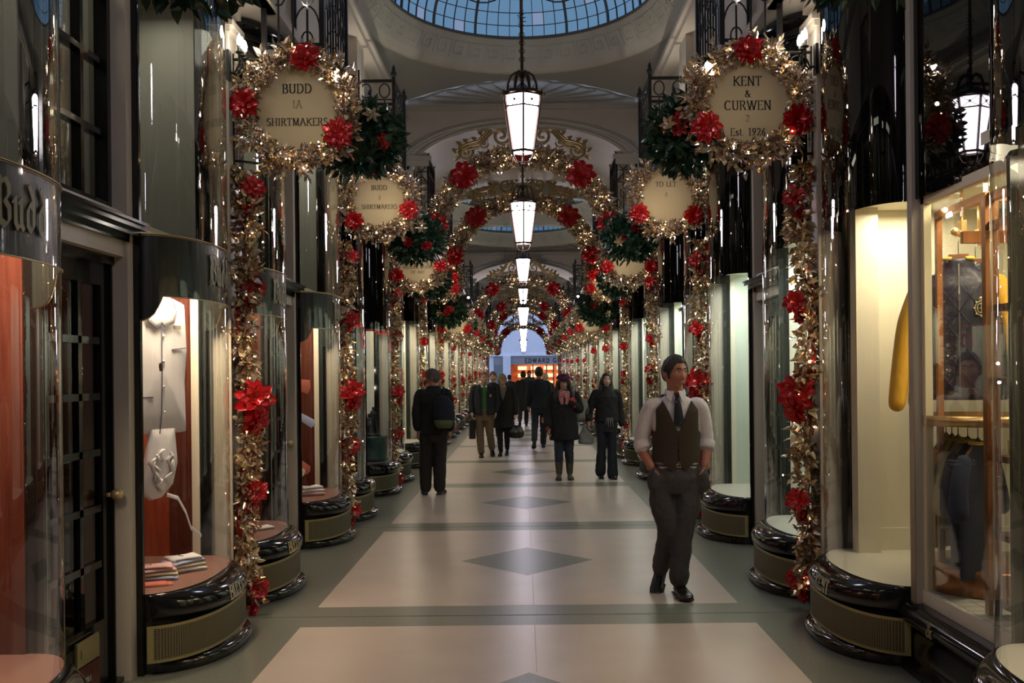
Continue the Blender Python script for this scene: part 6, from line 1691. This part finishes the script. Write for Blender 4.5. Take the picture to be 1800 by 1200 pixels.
def dark_woman():
    t = thing('person', 'dark-haired woman in black coat and flared dark jeans', 'person', (1.245, 15.6, 0), (0, 0, .08))
    mtx = skin_body(t, 'skinp', (0, -.02, 1.495), .0, .0, [([(.17, .02, 1.28), (.215, .03, 1.02), (.235, -.02, .80)], (.1, 0, -1), (1, 0, 0), -1), ([(-.17, .02, 1.28), (-.24, .04, 1.04), (-.285, -.06, .88)], (-.1, -.2, -1), (-1, 0, 0), 1)], .93, 1.33)
    face_bits(t, mtx, 'hairk'); hair_cap(t, mtx, 'hairk', .60, -.9, -1.2, .010, .0, .002, 14)
    m = MB()
    for sx in (-1, 1): limb(m, [(sx*.062, .0, 1.52), (sx*.076, .01, 1.44), (sx*.085, -.01, 1.36), (sx*.08, -.05, 1.29)], [.028, .030, .034, .02])
    limb(m, [(0, .06, 1.52), (0, .09, 1.40), (0, .11, 1.24)], [.07, .08, .05]); remeshed('long_hair', m, 'hairk', t, .010, .01, 2)
    cyl_coat(t, 'coat', 'blackwool', [(0, 0, .86, .185, .13), (0, 0, 1.0, .175, .125), (0, 0, 1.12, .17, .12), (0, 0, 1.24, .18, .125), (0, .005, 1.32, .13, .10), (0, .005, 1.38, .085, .08), (0, 0, 1.40, .08, .08)],
             [[(.175, .01, 1.28), (.22, .03, 1.04), (.238, -.01, .84)], [(-.175, .01, 1.28), (-.245, .04, 1.06), (-.285, -.05, .92)]], (.060, .056, .060), .011)
    m = MB()
    for i in range(9): x = -.02+.012*i; m.bar((x, -.128, .93), (x+.012*((i*5 % 3)-1), -.138, .83-.02*(i % 3)), .006)
    obj('scarf_fringe', m, ['greycard'], t)
    legs(t, 'denim2', [(-.08, 0, .82), (-.085, -.01, .46), (-.10, .03, .10)], [(.08, 0, .82), (.075, -.02, .46), (.075, -.05, .05)], (.092, .066, .085), .86, w=.15)
    two_shoes(t, [((-.10, .04, .105), 0, .2), ((.075, -.06, .098), 0, 0)], w=.040)
    p = thing('shoulder_bag', 'black shiny shoulder bag on the arm of the dark-haired woman', 'bag', (1.245-.30, 15.62, 0))
    m = MB(); stack(m, [(0, 0, .90, .06, .10), (0, 0, .95, .085, .13), (0, 0, 1.05, .08, .12), (0, 0, 1.14, .05, .08)]); remeshed('bag_body', m, 'leather', p, .012, .02, 2)
    m = MB(); m.tube([(0, 0, 1.12), (.06, .02, 1.26), (.11, .02, 1.36)], .008, 6); obj('strap', m, ['leather'], p)
    p = thing('carrier_bag', 'grey plastic carrier bag hanging from the dark-haired woman\'s hand', 'bag', (1.245-.325, 15.53, 0))
    m = MB(); stack(m, [(0, 0, .53, .10, .05), (0, 0, .56, .125, .06), (0, 0, .68, .10, .05), (0, 0, .80, .04, .02), (0, 0, .84, .015, .012)]); remeshed('bag_body', m, 'bagc', p, .010, .03, 1)
M['denim2'] = mat('dark_denim', (0.010, 0.012, 0.018), 0.8)
dark_woman()

def walker(label, loc, rz, hgt, top='blackwool', trs='blackwool', hair='hairk', long_coat=False, stride=.16, hatc=None, skin='skin'):
    """a person seen far down the passage"""
    t = thing('person', label, 'person', loc, (0, 0, rz)); s = hgt/1.73; t.scale = (s, s, s)
    mtx = skin_body(t, skin, (0, -.02, 1.60), 0, 0, [([(.20, .02, 1.37), (.24, .03, 1.10), (.235, -.04, .90)], (0, 0, -1), (1, 0, 0), -1), ([(-.20, .02, 1.37), (-.24, .03, 1.10), (-.235, -.02, .90)], (0, 0, -1), (-1, 0, 0), 1)], 1.0, 1.43)
    face_bits(t, mtx, hair); hair_cap(t, mtx, hair, .5, -.05, -.75, .014, 0, .003, 4)
    if hatc:
        m = MB(); m.M = mtx; m.ell((0, .01, .06), (.088, .108, .075), 20, 10); obj('woolly_hat', m, [hatc], t)
    z0 = .48 if long_coat else .84
    cyl_coat(t, 'coat', top, [(0, 0, z0, .20, .14), (0, 0, .95, .19, .135), (0, 0, 1.1, .19, .135), (0, .01, 1.25, .205, .14), (0, .01, 1.36, .19, .12), (0, .012, 1.42, .12, .09), (0, .01, 1.47, .07, .07)],
             [[(.19, .01, 1.36), (.24, .03, 1.12), (.238, -.02, .92)], [(-.19, .01, 1.36), (-.24, .03, 1.12), (-.238, -.0, .92)]], (.064, .058, .050), .013)
    legs(t, trs, [(-.09, 0, .86), (-.09, -.02-stride*.2, .48), (-.08, -stride*.4, .10)], [(.09, 0, .86), (.10, stride*.3, .50), (.12, stride*1.3, .20)], (.10, .075, .062), .90)
    two_shoes(t, [((-.08, -stride*.4, .098), 0, 0), ((.12, stride*1.35, .19), .1, .6)])
    return t
walker('tall man in dark suit walking away down the middle', (.32, 22.0, 0), PI, 1.75, 'navy', 'navy', 'hairb', stride=.30)
walker('person in dark clothes half hidden behind the green-jumper couple', (-.70, 23.0, 0), 0, 1.66, 'blackwool', 'blackwool', 'hairr', skin='skinp')
walker('distant person in black coat beyond the blonde woman', (-.02, 31.0, 0), PI, 1.68, 'blackwool', 'blackwool', 'hairk', True)
walker('distant person in a blue top near the street exit', (.22, 42.0, 0), 0, 1.72, 'denim', 'blackwool', 'hairb')
walker('far person with dark blue cap by the white column', (-.56, 40.0, 0), PI, 1.55, 'navy', 'denim', 'hairk', hatc='navy')
walker('far white-haired person behind the tall man', (.58, 28.0, 0), PI, 1.62, 'blackwool', 'blackwool', 'hairbl')
# ------------------------------------------------------------------ the street beyond the exit
M['facade'] = mat('pale_blue_grey_stone', (0.80, 0.82, 0.86), 0.7, noise=(1.2, (0.74, 0.77, 0.82)))
M['road'] = mat('street_paving', (0.22, 0.22, 0.23), 0.6)
M['signgrey'] = mat('grey_shop_fascia', (0.30, 0.30, 0.30), 0.5)
M['orangewall'] = mat('amber_shop_wall', (0.40, 0.12, 0.05), 0.6)
M['shelfglow'] = emitmat('lit_shelf', (1.0, 0.55, 0.28), 1.3)  # shelves are no lamps: emission paints the shop light on them
t = thing('shoe_shop_building', 'pale building across the street with a lit shop under its grey name board', 'building', (0, 60, 0))
m = MB()
m.box(-9, 9, 0, .5, 2.62, 14); m.box(-9, -1.75, 0, .5, 0, 2.62); m.box(2.9, 9, 0, .5, 0, 2.62)
m.box(-9, 9, -.12, 0, 2.60, 2.68)
for x in (-5.2, 5.6): m.box(x-.9, x+.9, -.05, 0, 4, 6.6)
obj('facade', m, ['facade'], t)
m = MB(); m.box(-1.75, 2.9, -.05, .1, 2.10, 2.60); nb_ = obj('name_board', m, ['signgrey'], t)
m = MB(); add_text(m, 'EDWARD GREEN', .24, lambda u, v, d: Vector((.08+u, -.05-d, 2.22+v)), 0, th=.02, align='l', serif=False, nw=.12, nh=.11, track=.26); obj('name_lettering', m, ['ink'], nb_)
m = MB(); m.box(-1.2, -.75, -.25, .1, 0, 2.60); obj('white_column', m, ['facade'], t)
m = MB(); m.box(-.75, 2.9, 3.4, 3.5, 0, 2.6); m.box(-.8, -.75, .1, 3.5, 0, 2.6); m.box(2.9, 2.95, .1, 3.5, 0, 2.6); m.box(-.8, 2.95, .1, 3.5, 2.55, 2.6); m.box(-.8, 2.95, .1, 3.5, 0, .3); obj('shop_room', m, ['orangewall'], t)
m = MB()
for x in (-.35, .45, 1.25, 2.05):
    for z in (.9, 1.35, 1.8): m.box(x, x+.55, 3.2, 3.38, z, z+.22, 0)
obj('lit_shelves', m, ['shelfglow'], t)
m = MB()
for x in (-.75, .55, 1.35, 1.75, 2.85): m.box(x-.03, x+.03, -.02, .08, 0, 2.1)
m.box(-.75, 2.9, -.02, .08, 0, .35); obj('shopfront_frame', m, ['mahogd'], t)
m = MB(); m.box(-1.75, -1.2, .3, .4, 0, 2.6); obj('side_window', m, ['domeglassb'], t)
area('far_shop_light', (1.0, 62, 2.4), 1.5, 60, (1, .72, .45))
m = MB(); m.box(-30, 30, YE+.2, 70, -.12, -.02); tag(obj('ground', m, ['road']), 'street paving outside the exit', 'street', kind='structure')
